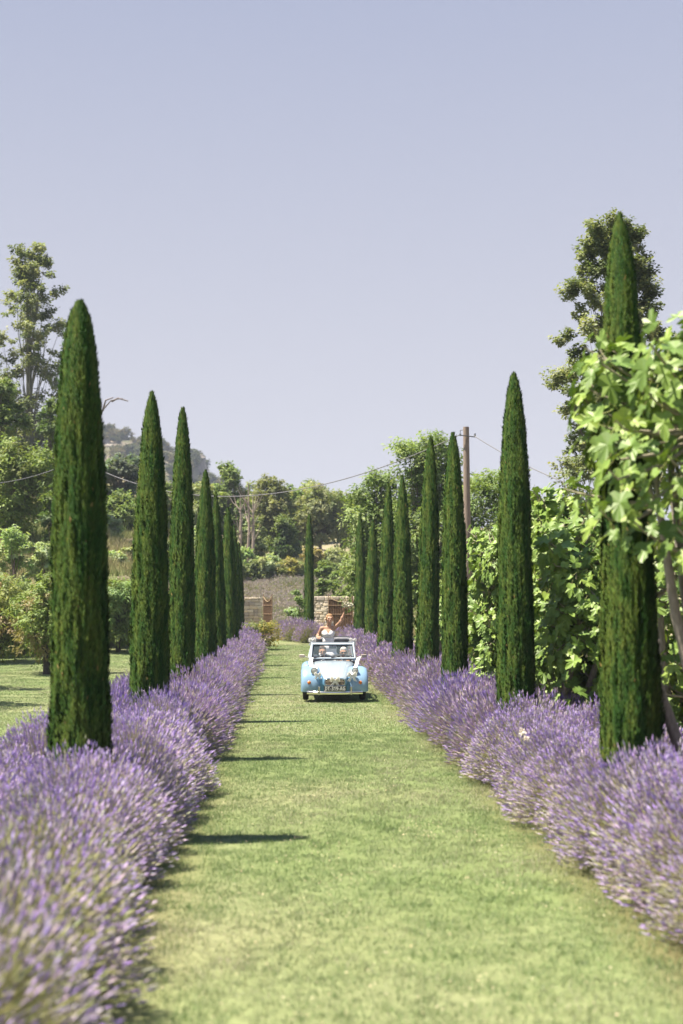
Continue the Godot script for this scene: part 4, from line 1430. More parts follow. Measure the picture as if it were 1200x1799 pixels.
func lavender() -> void:
	var violet := [Color(0.40, 0.30, 0.62), Color(0.46, 0.36, 0.66), Color(0.33, 0.235, 0.56), Color(0.51, 0.42, 0.64), Color(0.50, 0.44, 0.54)]
	var mauve := [Color(0.44, 0.34, 0.58), Color(0.50, 0.40, 0.62), Color(0.39, 0.29, 0.53), Color(0.54, 0.46, 0.58), Color(0.50, 0.44, 0.42)]
	var near := []
	var mid := []
	var far := []
	for k in 4:
		near.append(lavender_mesh(0.69, 0.92, 4600, 0.88, 200 + k, violet))
	for k in 3:
		mid.append(lavender_mesh(0.71, 0.92, 2800, 1.4, 210 + k, violet if k == 0 else mauve, false))
		far.append(lavender_mesh(0.76, 0.93, 1400, 2.4, 220 + k, mauve, false))
	var green_near := [lavender_mesh(0.69, 0.92, 3300, 0.88, 205, violet + [Color(0.30, 0.33, 0.17), Color(0.28, 0.31, 0.15)]), lavender_mesh(0.70, 0.88, 3100, 0.88, 206, violet + [Color(0.30, 0.33, 0.17)])]
	var ld := [13.3, 20.1, 26.4, 34.1, 41.5, 47.8, 54.0, 60.5]
	var rd := [12.5, 18.8, 25.4, 30.7, 36.8, 43.0, 50.2, 57.8]
	var r := new_rng(33)
	for side in [-1, 1]:
		var rowd: Array = ld if side < 0 else rd
		for sub in 2:
			var d := (6.2 if side < 0 else 8.2) + sub * 0.4
			while d < 60.0:
				var x: float
				if side < 0: x = -1.66 if sub == 0 else -2.46
				else: x = 3.06 if sub == 0 else 3.70
				var p := Vector3(x + r.randf_range(-0.10, 0.10), 0, -d)
				p.y = gy(p.x, p.z)
				var seg := 0
				while seg < 8 and rowd[seg] < d: seg += 1
				var row := "left" if side < 0 else "right"
				var where := "before the nearest cypress" if seg == 0 else ("beyond the last cypress" if seg == 8 else "between %s and %s cypress" % [ORD[seg - 1], ORD[seg]])
				var label := "lavender bush in the %s border's %s line, %s" % [row, "lawn-side" if sub == 0 else "outer", where]
				var set: Array = near if d < 19.0 else (mid if d < 36.0 else far)
				if side < 0 and d < 10.5: set = green_near
				var o := MeshInstance3D.new()
				o.mesh = set[r.randi() % set.size()]
				o.material_override = M.flower
				o.name = numbered("lavender_bush")
				add_child(o)
				o.position = p
				o.rotation.y = r.randf() * TAU
				var w := r.randf_range(0.88, 1.14)
				o.scale = Vector3(w, r.randf_range(0.84, 1.07), w * r.randf_range(0.95, 1.15))
				tag(o, label, "lavender", "lavender bushes of the %s border" % row)
				d += 0.86 * r.randf_range(0.85, 1.15)
	# a hump of lavender before the far stone wall
	var k := 0
	for q in [[500.0, 66.5], [522.0, 65.0], [545.0, 63.5], [566.0, 63.0], [590.0, 63.5], [612.0, 62.0]]:
		var p := on_ground(q[0], q[1])
		var o := MeshInstance3D.new()
		o.mesh = far[k % 3]
		o.material_override = M.flower
		o.name = numbered("lavender_bush")
		add_child(o)
		o.position = p
		o.scale = Vector3.ONE * (r.randf_range(0.95, 1.15) if q[0] < 550.0 else 0.72)
		tag(o, "pale lavender bush of the clump across the end of the lawn, before the stone wall", "lavender", "lavender clump before the far wall")
		k += 1
	# white blooms among the right lavender, in front of the second cypress
	var rose := MB.new()
	for q in [[918.0, 1286.0, 15.6], [925.0, 1300.0, 15.4]]:
		var c := at(q[0], q[1], q[2])
		for i in 16:
			var u := rnd_dir(r)
			rose.leaf(c + u * 0.01, (u + rnd_dir(r) * 0.5).normalized(), u.cross(rnd_dir(r)).normalized(), 0.045, 0.04, vary(Color(0.82, 0.76, 0.68), r, 0.06))
		rose.tube(PackedVector3Array([c, c - Vector3(0.02, 0.35, 0.03), c - Vector3(0.05, 0.8, 0.0)]), PackedFloat32Array([0.005, 0.005, 0.006]), 4, Color(0.15, 0.2, 0.07), false)
	solo("white_rose", rose.mesh(), M.petal, "pair of white roses rising out of the right lavender before the second cypress", "rose")
	# yellow bush and a small white bloom at the far end of the left border
	var ms := tree_meshes(301, 1.25, 0.85, 0.05, 2, 16, 0.34, 2600, 0.10, 0.05, [Color(0.42, 0.36, 0.08), Color(0.36, 0.34, 0.12), Color(0.22, 0.26, 0.09)], Color(0.2, 0.16, 0.1), 0.05)
	tree("flowering_bush", "yellow flowering bush at the far end of the left lavender border", "bush", on_ground(463.0, 58.0), ms, M.leaf)
	ms = tree_meshes(302, 1.0, 0.4, 0.05, 2, 8, 0.25, 900, 0.10, 0.05, [Color(0.10, 0.16, 0.05), Color(0.45, 0.42, 0.34)], Color(0.2, 0.16, 0.1), 0.03)
	tree("rose_bush", "small bush with white blooms beside the last left cypress", "bush", on_ground(432.0, 57.5), ms, M.leaf)

func stone_wall(label: String, from: Vector3, turn: float, len: float, top: float, mat: Material, sd: int) -> void:
	var r := new_rng(sd)
	var mid := from + Vector3(cos(turn), 0, -sin(turn)) * len / 2
	var base := gy(mid.x, mid.z)
	var o := thing("stone_wall", label, "wall", Vector3(mid.x, base, mid.z), turn)
	var h := top - base
	var core := MB.new()
	core.box(Transform3D(Basis(), Vector3(0, h / 2 - 0.15, -0.20)), Vector3(len - 0.06, h + 0.20, 0.36), Color(0.30, 0.26, 0.20), 0.02)
	part("mortar", core.mesh(), M.mortar, o)
	var shapes := []
	for k in 8:
		var mb := MB.new()
		mb.box(Transform3D(), Vector3.ONE, Color.WHITE, 0.14)
		var jit := {}
		for i in mb.v.size():
			var p := mb.v[i]
			var key := p.snapped(Vector3.ONE * 0.01)
			if not jit.has(key): jit[key] = rnd_dir(r) * r.randf_range(0.0, 0.10)
			mb.v[i] = p + jit[key]
		for i in range(0, mb.v.size(), 3):
			var m := (mb.v[i + 2] - mb.v[i]).cross(mb.v[i + 1] - mb.v[i]).normalized()
			for e in 3: mb.n[i + e] = m
		var tone: Color = [Color(0.62, 0.56, 0.47), Color(0.70, 0.64, 0.55), Color(0.54, 0.48, 0.43), Color(0.75, 0.70, 0.62), Color(0.59, 0.50, 0.40), Color(0.68, 0.63, 0.58), Color(0.49, 0.44, 0.41), Color(0.73, 0.64, 0.52)][k]
		for i in mb.c.size(): mb.c[i] = tone
		shapes.append(mb.mesh())
	var y := 0.02
	while y < h - 0.02:
		var ch := minf(r.randf_range(0.11, 0.19), h - y)
		if h - y - ch < 0.08: ch = h - y
		var x := -len / 2
		while x < len / 2 - 0.02:
			var w := minf(r.randf_range(0.18, 0.46), len / 2 - x)
			if len / 2 - x - w < 0.1: w = len / 2 - x
			for face in 2:
				if face == 1 and r.randf() < 0.0: continue
				var st := part("stone", shapes[r.randi() % 8], mat, o)
				st.transform = Transform3D(Basis.from_euler(Vector3(0, 0, r.randf_range(-0.04, 0.04))).scaled(Vector3(w - 0.014, ch - 0.012, 0.16)), Vector3(x + w / 2, y + ch / 2, (-0.045 if face == 0 else -0.355) + r.randf_range(-0.018, 0.018)))
				if face == 0 and y + ch < h - 0.02: break
			x += w
		y += ch

# a leaf of the rusted iron gate, hinged at the origin, opening along +x
func gate_leaf(label: String, pos: Vector3, turn: float, wide: float, tall: float, bars: int) -> void:
	var o := thing("iron_gate", label, "gate", pos, turn, "leaves of the old iron gate")
	var rust := Color(0.27, 0.19, 0.125)
	var sh := MB.new()
	sh.box(Transform3D(Basis(), Vector3(wide / 2, tall * 0.47, -0.012)), Vector3(wide - 0.05, tall * 0.86, 0.004), Color(0.085, 0.045, 0.025))
	part("backing_sheet", sh.mesh(), M.rust, o)
	for i in bars + 1:
		var u := float(i) / bars
		var b := MB.new()
		var hh := tall * (1.0 if i == 0 or i == bars else 1.0 - 0.12 * sin(PI * u)) + 0.02
		var rr := 0.026 if i == 0 or i == bars else 0.011
		b.tube(PackedVector3Array([Vector3(wide * u, 0.05, 0), Vector3(wide * u, hh, 0), Vector3(wide * u, hh + 0.07, 0)]), PackedFloat32Array([rr, rr, rr * 0.25]), 6, rust)
		part("bar", b.mesh(), M.rust, o)
	for y in [0.12, 0.55, 0.76]:
		var b := MB.new()
		b.box(Transform3D(Basis(), Vector3(wide / 2, tall * y, 0.012)), Vector3(wide, 0.035, 0.02), rust, 0.004)
		part("cross_bar", b.mesh(), M.rust, o)
	var c := MB.new()
	var pts := PackedVector3Array()
	var rr := PackedFloat32Array()
	for i in 13:
		var u := i / 12.0
		pts.append(Vector3(wide * u, tall * (0.97 - 0.12 * sin(PI * u)), 0.016)); rr.append(0.016)
	c.tube(pts, rr, 6, Color(0.52, 0.42, 0.28))
	part("curved_rail", c.mesh(), M.rust, o)

func walls_and_gate() -> void:
	var a := at(545.0, 1059.0, 70.0)
	stone_wall("pale sunlit dry stone wall at the end of the alley, right of the gap", a, -0.42, 3.4, at(560.0, 1048.0, 70.0).y, M.stone, 61)
	var e := at(459.0, 1059.0, 70.5)
	stone_wall("shaded dry stone wall at the end of the alley, left of the gap", e - Vector3(cos(0.42), 0, -sin(0.42)) * 3.4, 0.42, 3.4, at(440.0, 1050.0, 70.5).y, M.stone, 62)
	var p := a + Vector3(cos(-0.42), 0, -sin(-0.42)) * 1.08 + Vector3(-0.10, 0, 0.22)
	p.y = gy(p.x, p.z)
	gate_leaf("rusted iron gate leaf folded back against the pale stone wall", p, -0.42, 1.25, at(583.0, 1046.0, 69.4).y - p.y, 14)
	p = at(463.0, 1059.0, 69.6)
	p.y = gy(p.x, p.z)
	gate_leaf("brown iron gate leaf standing half open beside the shaded wall", p, -0.95, 0.72, at(463.0, 1046.0, 69.6).y - p.y, 9)

func utilities() -> void:
	var p := at(821.0, 930.0, 50.0)
	var top := at(819.0, 750.0, 50.0)
	p.y = gy(p.x, p.z)
	var h := top.y - p.y
	var o := thing("utility_pole", "weathered wooden utility pole behind the third right cypress", "pole", p)
	var mb := MB.new()
	mb.tube(PackedVector3Array([Vector3(0, -0.4, 0), Vector3(0, h * 0.5, 0), Vector3(top.x - p.x, h, 0)]), PackedFloat32Array([0.15, 0.13, 0.105]), 14, Color(0.30, 0.24, 0.21))
	part("post", mb.mesh(), M.wood, o)
	mb = MB.new()
	mb.box(Transform3D(Basis(Vector3.FORWARD, 0.12), Vector3(0.02, h - 0.34, 0.13)), Vector3(0.55, 0.035, 0.03), Color(0.10, 0.10, 0.11), 0.005)
	mb.tube(PackedVector3Array([Vector3(-0.24, h - 0.32, 0.13), Vector3(-0.25, h - 0.14, 0.13), Vector3(-0.14, h - 0.12, 0.13)]), PackedFloat32Array([0.014, 0.014, 0.014]), 6, Color(0.08, 0.08, 0.09))
	part("bracket", mb.mesh(), M.satin, o)
	for x in [-0.25, 0.28]:
		mb = MB.new()
		mb.ball(Vector3(x, h - 0.29, 0.13), Vector3(0.035, 0.06, 0.035), Color(0.35, 0.36, 0.36), 6)
		part("insulator", mb.mesh(), M.chrome, o)
	var cable := func(a: Vector3, b: Vector3, sag: float, rad: float, label: String) -> void:
		var pts := PackedVector3Array()
		var rr := PackedFloat32Array()
		for i in 41:
			var u := i / 40.0
			pts.append(a.lerp(b, u) - Vector3(0, sag * 4.0 * u * (1.0 - u), 0)); rr.append(rad)
		var w := MB.new()
		w.tube(pts, rr, 6, Color(0.20, 0.20, 0.22))
		solo("overhead_cable", w.mesh(), M.satin, label, "cable", Vector3.ZERO, "overhead cables")
	var tip := p + Vector3(top.x - p.x - 0.25, h - 0.30, 0.13)
	cable.call(tip, at(180.0, 828.0, 72.0), 1.7, 0.018, "sagging overhead cable from the wooden pole leftward across the valley trees")
	cable.call(p + Vector3(top.x - p.x + 0.28, h - 0.34, 0.13), at(1190.0, 905.0, 38.0), 0.35, 0.016, "dark overhead cable from the wooden pole down toward the right edge")
	cable.call(at(-60.0, 852.0, 60.0), at(150.0, 800.0, 64.0), 0.35, 0.016, "pale overhead cable crossing the dark bushes at the left edge")
	cable.call(at(150.0, 770.0, 64.0), at(300.0, 845.0, 80.0), 0.2, 0.012, "thin cable running down past the distant hill between left cypresses")

func plant_tree(called: String, label: String, cat: String, px: float, d: float, top_py: float, half: float, shape: int, opts: Dictionary, group := "") -> void:
	var p := on_ground(px, d)
	var h := at(px, top_py, d).y - p.y
	var rad := half * d / FOCAL
	var ll: float = opts.get("ll", 0.3)
	var ms := tree_meshes(opts.sd, h, rad, opts.get("low", h * 0.15), shape, opts.get("clumps", 26), opts.get("cr", rad * 0.36), opts.get("n", 7000), ll, opts.get("lw", ll * 0.6), opts.cols, opts.get("bark", Color(0.20, 0.16, 0.13)), opts.get("tr", h * 0.022), opts.get("droop", 0.3))
	tree(called, label, cat, p, ms, opts.get("mat", M.leaf), group)

func trees() -> void:
	var dark := [Color(0.102, 0.166, 0.059), Color(0.148, 0.217, 0.068), Color(0.194, 0.254, 0.096)]
	var mid := [Color(0.216, 0.299, 0.091), Color(0.284, 0.365, 0.125), Color(0.170, 0.244, 0.080)]
	var olive := [Color(0.294, 0.357, 0.170), Color(0.372, 0.425, 0.216), Color(0.216, 0.276, 0.125)]
	var bluish := [Color(0.170, 0.221, 0.160), Color(0.196, 0.287, 0.194), Color(0.137, 0.176, 0.125)]
	var bright := [Color(0.200, 0.290, 0.095), Color(0.270, 0.360, 0.135), Color(0.150, 0.220, 0.070)]
	var brownish := [Color(0.255, 0.287, 0.148), Color(0.314, 0.333, 0.182), Color(0.196, 0.242, 0.114)]
	var pale := [Color(0.430, 0.520, 0.296), Color(0.430, 0.520, 0.342), Color(0.334, 0.461, 0.194)]
	var pop := [Color(0.22, 0.265, 0.145), Color(0.29, 0.33, 0.195), Color(0.15, 0.19, 0.10)]
	# right: the tall poplar behind the nearest cypress, walnuts behind the row
	plant_tree("poplar_tree", "tall grey-green poplar behind the nearest right cypress", "tree", 1083, 45, 390, 100, 1, {"sd": 401, "clumps": 270, "cr": 0.46, "n": 70000, "ll": 0.115, "lw": 0.095, "cols": pop, "low": 4.5, "tr": 0.22, "droop": 0.6})
	plant_tree("walnut_tree", "large bright green tree behind the fourth right cypress", "tree", 752, 64, 752, 82, 0, {"sd": 402, "clumps": 80, "cr": 0.85, "n": 30000, "ll": 0.22, "lw": 0.085, "cols": bright, "low": 1.5, "droop": 0.8}, "bright trees behind the right row")
	plant_tree("walnut_tree", "bright green tree behind the sixth and seventh right cypresses", "tree", 660, 67, 812, 62, 0, {"sd": 403, "clumps": 64, "cr": 0.8, "n": 22000, "ll": 0.22, "lw": 0.085, "cols": bright, "low": 0.6, "droop": 0.8}, "bright trees behind the right row")
	plant_tree("walnut_tree", "bright green tree right of the wooden pole", "tree", 868, 58, 800, 84, 0, {"sd": 404, "clumps": 64, "cr": 0.8, "n": 22000, "ll": 0.21, "lw": 0.08, "cols": bright, "low": 1.0, "droop": 0.8}, "bright trees behind the right row")
	plant_tree("leafy_shrub", "green shrub filling the gap between the iron gate and the right cypresses", "shrub", 612, 74, 985, 32, 2, {"sd": 405, "clumps": 18, "n": 5000, "ll": 0.17, "cols": bright, "low": 0.1})
	plant_tree("leafy_shrub", "white-speckled green shrub left of the thin cypress before the stone wall", "shrub", 524, 68.5, 1031, 21, 2, {"sd": 406, "clumps": 16, "n": 3000, "ll": 0.13, "cols": [Color(0.180, 0.280, 0.100), Color(0.220, 0.320, 0.130), Color(0.140, 0.220, 0.080), Color(0.387, 0.489, 0.360)], "low": 0.05})
	plant_tree("leafy_shrub", "green shrub low behind the stone wall beside the thin cypress", "shrub", 575, 80, 1010, 26, 2, {"sd": 407, "clumps": 14, "n": 3000, "ll": 0.2, "cols": bright, "low": 0.05})
	# shrubs that close the ground behind the figs
	var k := 0
	for q in [[760.0, 52.0, 1000.0, 45.0, "between the third and fifth right cypresses"], [690.0, 58.0, 1020.0, 38.0, "behind the sixth right cypress"], [850.0, 40.0, 985.0, 70.0, "behind the fig right of the third cypress"], [960.0, 34.0, 985.0, 90.0, "behind the middle fig"], [1120.0, 28.0, 900.0, 130.0, "behind the nearest right cypress"]]:
		plant_tree("leafy_shrub", "dark green shrub %s" % q[4], "shrub", q[0], q[1], q[2], q[3], 2, {"sd": 410 + k, "clumps": 26, "n": 5000, "ll": 0.16, "cols": mid, "low": 0.1}, "shrubs behind the fig trees")
		k += 1
	# left side
	plant_tree("poplar_tree", "tall airy poplar at the left edge with bare trunks showing", "tree", 52, 95, 432, 76, 1, {"sd": 420, "clumps": 230, "cr": 0.62, "n": 25000, "ll": 0.20, "lw": 0.16, "cols": pop, "low": 2.5, "tr": 0.30, "droop": 0.5, "bark": Color(0.206, 0.208, 0.180)})
	plant_tree("dark_tree", "dark leafy tree at the left edge below the airy poplar", "tree", -2, 84, 655, 46, 0, {"sd": 421, "clumps": 30, "n": 8000, "ll": 0.24, "cols": mid, "low": 1.0}, "trees on the left slope")
	plant_tree("dark_tree", "dark tree between the airy poplar and the nearest left cypress", "tree", 92, 90, 700, 40, 0, {"sd": 422, "clumps": 26, "n": 7000, "ll": 0.24, "cols": dark, "low": 1.0}, "trees on the left slope")
	plant_tree("broad_tree", "broad bright-topped bushy tree at the left edge under the poplar", "tree", 22, 72, 772, 84, 0, {"sd": 423, "clumps": 52, "cr": 0.85, "n": 15000, "ll": 0.20, "cols": [Color(0.215, 0.302, 0.090), Color(0.258, 0.343, 0.120), Color(0.170, 0.215, 0.070)], "low": 0.4}, "trees on the left slope")
	plant_tree("broad_tree", "dark bush beside the nearest left cypress on the slope", "tree", 98, 70, 830, 36, 0, {"sd": 424, "clumps": 26, "n": 6000, "ll": 0.2, "cols": dark, "low": 0.2}, "trees on the left slope")
	plant_tree("pale_shrub", "pale olive shrub on the meadow at the left edge", "shrub", 22, 62, 915, 40, 2, {"sd": 425, "clumps": 22, "n": 5500, "ll": 0.15, "cols": pale, "low": 0.05}, "pale shrubs on the left meadow")
	plant_tree("pale_shrub", "pale olive shrub sloping toward the nearest left cypress", "shrub", 78, 63, 938, 30, 2, {"sd": 426, "clumps": 18, "n": 4500, "ll": 0.15, "cols": pale, "low": 0.05}, "pale shrubs on the left meadow")
	plant_tree("holm_oak", "dark blue-green round tree between the nearest and second left cypress", "tree", 208, 118, 796, 40, 0, {"sd": 427, "clumps": 34, "n": 7000, "ll": 0.30, "cols": bluish, "low": 0.4}, "trees on the left slope")
	plant_tree("round_tree", "bright green shrub below the dark blue-green tree", "tree", 212, 104, 864, 40, 0, {"sd": 428, "clumps": 30, "n": 7000, "ll": 0.24, "cols": mid, "low": 0.2}, "trees on the left slope")
	plant_tree("round_tree", "green tree between the second and third left cypress", "tree", 285, 112, 842, 36, 0, {"sd": 429, "clumps": 28, "n": 6500, "ll": 0.26, "cols": mid, "low": 0.3}, "trees on the left slope")
	plant_tree("round_tree", "olive tree behind the third left cypress", "tree", 345, 122, 838, 36, 0, {"sd": 430, "clumps": 28, "n": 6500, "ll": 0.28, "cols": olive, "low": 0.3}, "trees on the left slope")
	k = 0
	for q in [[196.0, 80.0, 972.0, 22.0, "left of the second left cypress, lower meadow"], [228.0, 86.0, 962.0, 20.0, "close to the second left cypress"], [196.0, 96.0, 905.0, 18.0, "halfway up the left meadow"], [300.0, 84.0, 945.0, 30.0, "between the second and third left cypress"], [350.0, 92.0, 925.0, 30.0, "between the third and fourth left cypress"], [330.0, 72.0, 985.0, 28.0, "low behind the third left cypress"]]:
		plant_tree("pale_shrub", "pale meadow shrub %s" % q[4], "shrub", q[0], q[1], q[2], q[3], 2, {"sd": 435 + k, "clumps": 20, "n": 4200, "ll": 0.19, "cols": pale if k % 2 == 0 else olive, "low": 0.05}, "pale shrubs on the left meadow")
		k += 1
	# orchard on the left lawn
	plant_tree("fruit_tree", "spreading fruit tree with a dark trunk beside the nearest left cypress", "tree", 84, 43.6, 1000, 78, 2, {"sd": 445, "clumps": 48, "cr": 0.46, "n": 13000, "ll": 0.15, "lw": 0.05, "cols": [Color(0.206, 0.281, 0.090), Color(0.258, 0.343, 0.120), Color(0.310, 0.281, 0.150)], "low": 0.55, "tr": 0.11, "droop": 1.0, "bark": Color(0.077, 0.068, 0.060)}, "orchard trees on the left lawn")
	plant_tree("fruit_tree", "spreading fruit tree with reddish leaves at the left edge", "tree", -4, 50, 1002, 80, 2, {"sd": 446, "clumps": 48, "cr": 0.5, "n": 14000, "ll": 0.15, "lw": 0.055, "cols": [Color(0.24, 0.30, 0.11), Color(0.31, 0.35, 0.15), Color(0.22, 0.27, 0.09), Color(0.37, 0.29, 0.17)], "low": 0.15, "tr": 0.11, "droop": 1.0, "bark": Color(0.077, 0.068, 0.060)}, "orchard trees on the left lawn")
	plant_tree("fruit_tree", "glossy green fruit tree between the nearest and second left cypress", "tree", 208, 55, 1008, 50, 2, {"sd": 447, "clumps": 44, "cr": 0.46, "n": 13000, "ll": 0.17, "lw": 0.055, "cols": [Color(0.220, 0.280, 0.100), Color(0.241, 0.354, 0.140)], "low": 0.2, "tr": 0.09, "droop": 1.0, "bark": Color(0.086, 0.078, 0.060)}, "orchard trees on the left lawn")
	k = 0
	for q in [[-6.0, 57.0, 1050.0, 60.0], [60.0, 57.5, 1045.0, 50.0], [118.0, 58.0, 1050.0, 45.0], [175.0, 58.5, 1055.0, 40.0], [232.0, 59.0, 1050.0, 38.0], [290.0, 59.5, 1055.0, 36.0]]:
		plant_tree("hedge_shrub", ["dark hedge shrub along the far side of the left lawn, at the photo's edge", "dark hedge shrub along the far side of the left lawn, by the fruit tree's trunk", "dark hedge shrub mostly behind the nearest left cypress", "dark hedge shrub just right of the nearest left cypress", "dark hedge shrub just left of the second left cypress", "dark hedge shrub between the second and third left cypress"][k], "shrub", q[0], q[1], q[2], q[3], 2, {"sd": 450 + k, "clumps": 18, "n": 3500, "ll": 0.2, "cols": mid, "low": 0.05}, "hedge along the left lawn")
		k += 1
	for q in [[-150.0, 30.5, "casting its shade over the lawn in front"], [-140.0, 36.5, "casting the second band of shade on the lawn"]]:
		plant_tree("fruit_tree", "fruit tree just outside the left edge, %s" % q[2], "tree", q[0], q[1], 940.0, 138.0, 2, {"sd": 780 + int(q[1]), "clumps": 36, "cr": 0.5, "n": 7000, "ll": 0.16, "lw": 0.06, "cols": [Color(0.26, 0.30, 0.11), Color(0.32, 0.34, 0.15)], "low": 0.9, "tr": 0.09, "droop": 0.9}, "orchard trees on the left lawn")
	k = 0
	for q in [[40.0, 54.0, 1010.0, 70.0, "between the two spreading fruit trees at the left edge"], [-30.0, 53.0, 995.0, 60.0, "cut by the left edge of the photo"], [180.0, 57.0, 1005.0, 48.0, "just right of the nearest left cypress"], [240.0, 58.0, 1010.0, 46.0, "behind the second left cypress"], [315.0, 60.0, 1030.0, 50.0, "behind the third left cypress"]]:
		plant_tree("fruit_tree", "low leafy fruit tree %s" % q[4], "tree", q[0], q[1], q[2], q[3], 2, {"sd": 790 + k, "clumps": 46, "cr": 0.5, "n": 11000, "ll": 0.16, "lw": 0.06, "cols": [Color(0.224, 0.312, 0.110), Color(0.275, 0.354, 0.150), Color(0.200, 0.260, 0.090)], "low": 0.05, "tr": 0.08, "droop": 0.9}, "orchard trees on the left lawn")
		k += 1
	# a dead tree whose bare branch shows against the sky
	var p := on_ground(128.0, 90.0)
	var dm := MB.new()
	var grey := Color(0.27, 0.24, 0.25)
	var q0 := at(150.0, 770.0, 90.0) - p
	dm.tube(PackedVector3Array([Vector3(0, -0.3, 0), Vector3(0.1, q0.y * 0.5, 0), q0]), PackedFloat32Array([0.16, 0.12, 0.07]), 7, grey)
	for e in [[[150, 770], [180, 722], [196, 705], [218, 702]], [[180, 722], [186, 704], [200, 700]], [[196, 705], [208, 700], [226, 706]], [[172, 735], [178, 712], [176, 700]]]:
		var pts := PackedVector3Array()
		var rr := PackedFloat32Array()
		for i in e.size():
			pts.append(at(e[i][0], e[i][1], 90.0) - p + Vector3(0, 0, 0.2 * i)); rr.append(0.075 - 0.018 * i)
		dm.tube(pts, rr, 5, grey)
	var dead := thing("dead_tree", "bare dead tree whose grey branch sticks out behind the nearest left cypress", "tree", p)
	part("branches", dm.mesh(), M.bark, dead)
	# the wood behind the gate
	plant_tree("round_tree", "tall dense green tree behind the sixth left cypress", "tree", 406, 124, 808, 34, 0, {"sd": 460, "clumps": 36, "n": 8000, "ll": 0.30, "cols": mid, "low": 0.5}, "trees of the wood behind the gate")
	plant_tree("round_tree", "green tree behind the fourth left cypress", "tree", 372, 128, 850, 34, 0, {"sd": 461, "clumps": 28, "n": 6500, "ll": 0.3, "cols": mid, "low": 0.3}, "trees of the wood behind the gate")
	plant_tree("round_tree", "broad green tree right of the bare grey trunks", "tree", 478, 128, 832, 46, 0, {"sd": 462, "clumps": 44, "n": 9500, "ll": 0.30, "cols": [Color(0.24, 0.27, 0.11), Color(0.29, 0.31, 0.14), Color(0.18, 0.21, 0.08)], "low": 0.4}, "trees of the wood behind the gate")
	plant_tree("round_tree", "green tree in the middle of the wood left of the thin cypress", "tree", 522, 133, 838, 42, 0, {"sd": 463, "clumps": 40, "n": 8500, "ll": 0.30, "cols": mid, "low": 0.4}, "trees of the wood behind the gate")
	plant_tree("oak_tree", "brownish oak right of the thin cypress with a dark underside", "tree", 562, 126, 846, 52, 0, {"sd": 464, "clumps": 46, "n": 9500, "ll": 0.30, "cols": brownish, "low": 1.6}, "trees of the wood behind the gate")
	plant_tree("oak_tree", "dull green oak at the right end of the wood beside the bright tree", "tree", 600, 136, 852, 42, 0, {"sd": 465, "clumps": 36, "n": 7500, "ll": 0.32, "cols": olive, "low": 0.8}, "trees of the wood behind the gate")
	plant_tree("round_tree", "dark tree low in the wood between the broad green trees", "tree", 500, 122, 905, 32, 0, {"sd": 466, "clumps": 26, "n": 6000, "ll": 0.28, "cols": dark, "low": 0.2}, "trees of the wood behind the gate")
	plant_tree("round_tree", "small olive tree low in front of the bare grey trunks", "tree", 440, 118, 905, 30, 0, {"sd": 467, "clumps": 26, "n": 6000, "ll": 0.26, "cols": olive, "low": 0.2}, "trees of the wood behind the gate")
	plant_tree("round_tree", "far tree at the back of the wood behind the broad green tree", "tree", 445, 150, 838, 36, 0, {"sd": 468, "clumps": 26, "n": 5500, "ll": 0.34, "cols": olive, "low": 0.3}, "trees of the wood behind the gate")
	plant_tree("round_tree", "far tree at the back of the wood above the thin cypress", "tree", 545, 155, 846, 40, 0, {"sd": 469, "clumps": 26, "n": 5500, "ll": 0.34, "cols": olive, "low": 0.3}, "trees of the wood behind the gate")
	# bare grey trunks at the edge of the wood
	k = 0
	for q in [[434.0, 848.0, 116.5], [442.0, 866.0, 116.0], [420.0, 872.0, 117.0]]:
		var b := on_ground(q[0], q[2])
		var t := at(q[0] + 2.0, q[1], q[2]) - b
		var mb := MB.new()
		mb.tube(PackedVector3Array([Vector3(0, -0.3, 0), t * 0.5 + Vector3(0.12, 0, 0), t]), PackedFloat32Array([0.17, 0.11, 0.03]), 6, Color(0.42, 0.35, 0.30))
		var rr := new_rng(470 + k)
		for i in 7:
			var f := t * rr.randf_range(0.35, 0.9)
			var u := Vector3(rr.randf_range(-1, 1), rr.randf_range(0.6, 1.6), rr.randf_range(-0.6, 0.6)).normalized()
			mb.tube(PackedVector3Array([f, f + u * 0.9, f + u * 1.5 + Vector3(0, 0.3, 0)]), PackedFloat32Array([0.05, 0.035, 0.015]), 5, Color(0.42, 0.35, 0.30), false)
		var dt := thing("dead_tree", ["tallest of three bare grey trunks at the edge of the wood", "rightmost of three bare grey trunks at the edge of the wood", "leftmost of three bare grey trunks at the edge of the wood"][k], "tree", b, 0.0, "bare trunks at the edge of the wood")
		part("branches", mb.mesh(), M.bark, dt)
		k += 1
	# bushes at the foot of the wood
	k = 0
	for q in [[586.0, 123.0, 968.0, 26.0, olive, "olive bush on the tan slope under the oaks"], [434.0, 112.0, 962.0, 24.0, pale, "pale bush left of the gap at the foot of the wood"], [456.0, 111.0, 976.0, 22.0, olive, "olive bush in the middle of the bush row at the foot of the wood"], [480.0, 111.5, 972.0, 22.0, pale, "pale yellowish bush at the foot of the wood, above the gate gap"], [503.0, 111.0, 980.0, 22.0, [Color(0.40, 0.38, 0.13), Color(0.33, 0.34, 0.14), Color(0.26, 0.30, 0.12)], "yellow flowering bush at the foot of the wood"], [524.0, 112.0, 985.0, 22.0, olive, "olive bush just left of the thin cypress at the foot of the wood"], [575.0, 106.0, 985.0, 26.0, mid, "green bush right of the thin cypress on the slope"], [405.0, 110.0, 970.0, 26.0, dark, "dark bush behind the last left cypresses"], [548.0, 113.0, 962.0, 24.0, [Color(0.38, 0.34, 0.16), Color(0.30, 0.29, 0.13)], "tawny bush behind the thin cypress"]]:
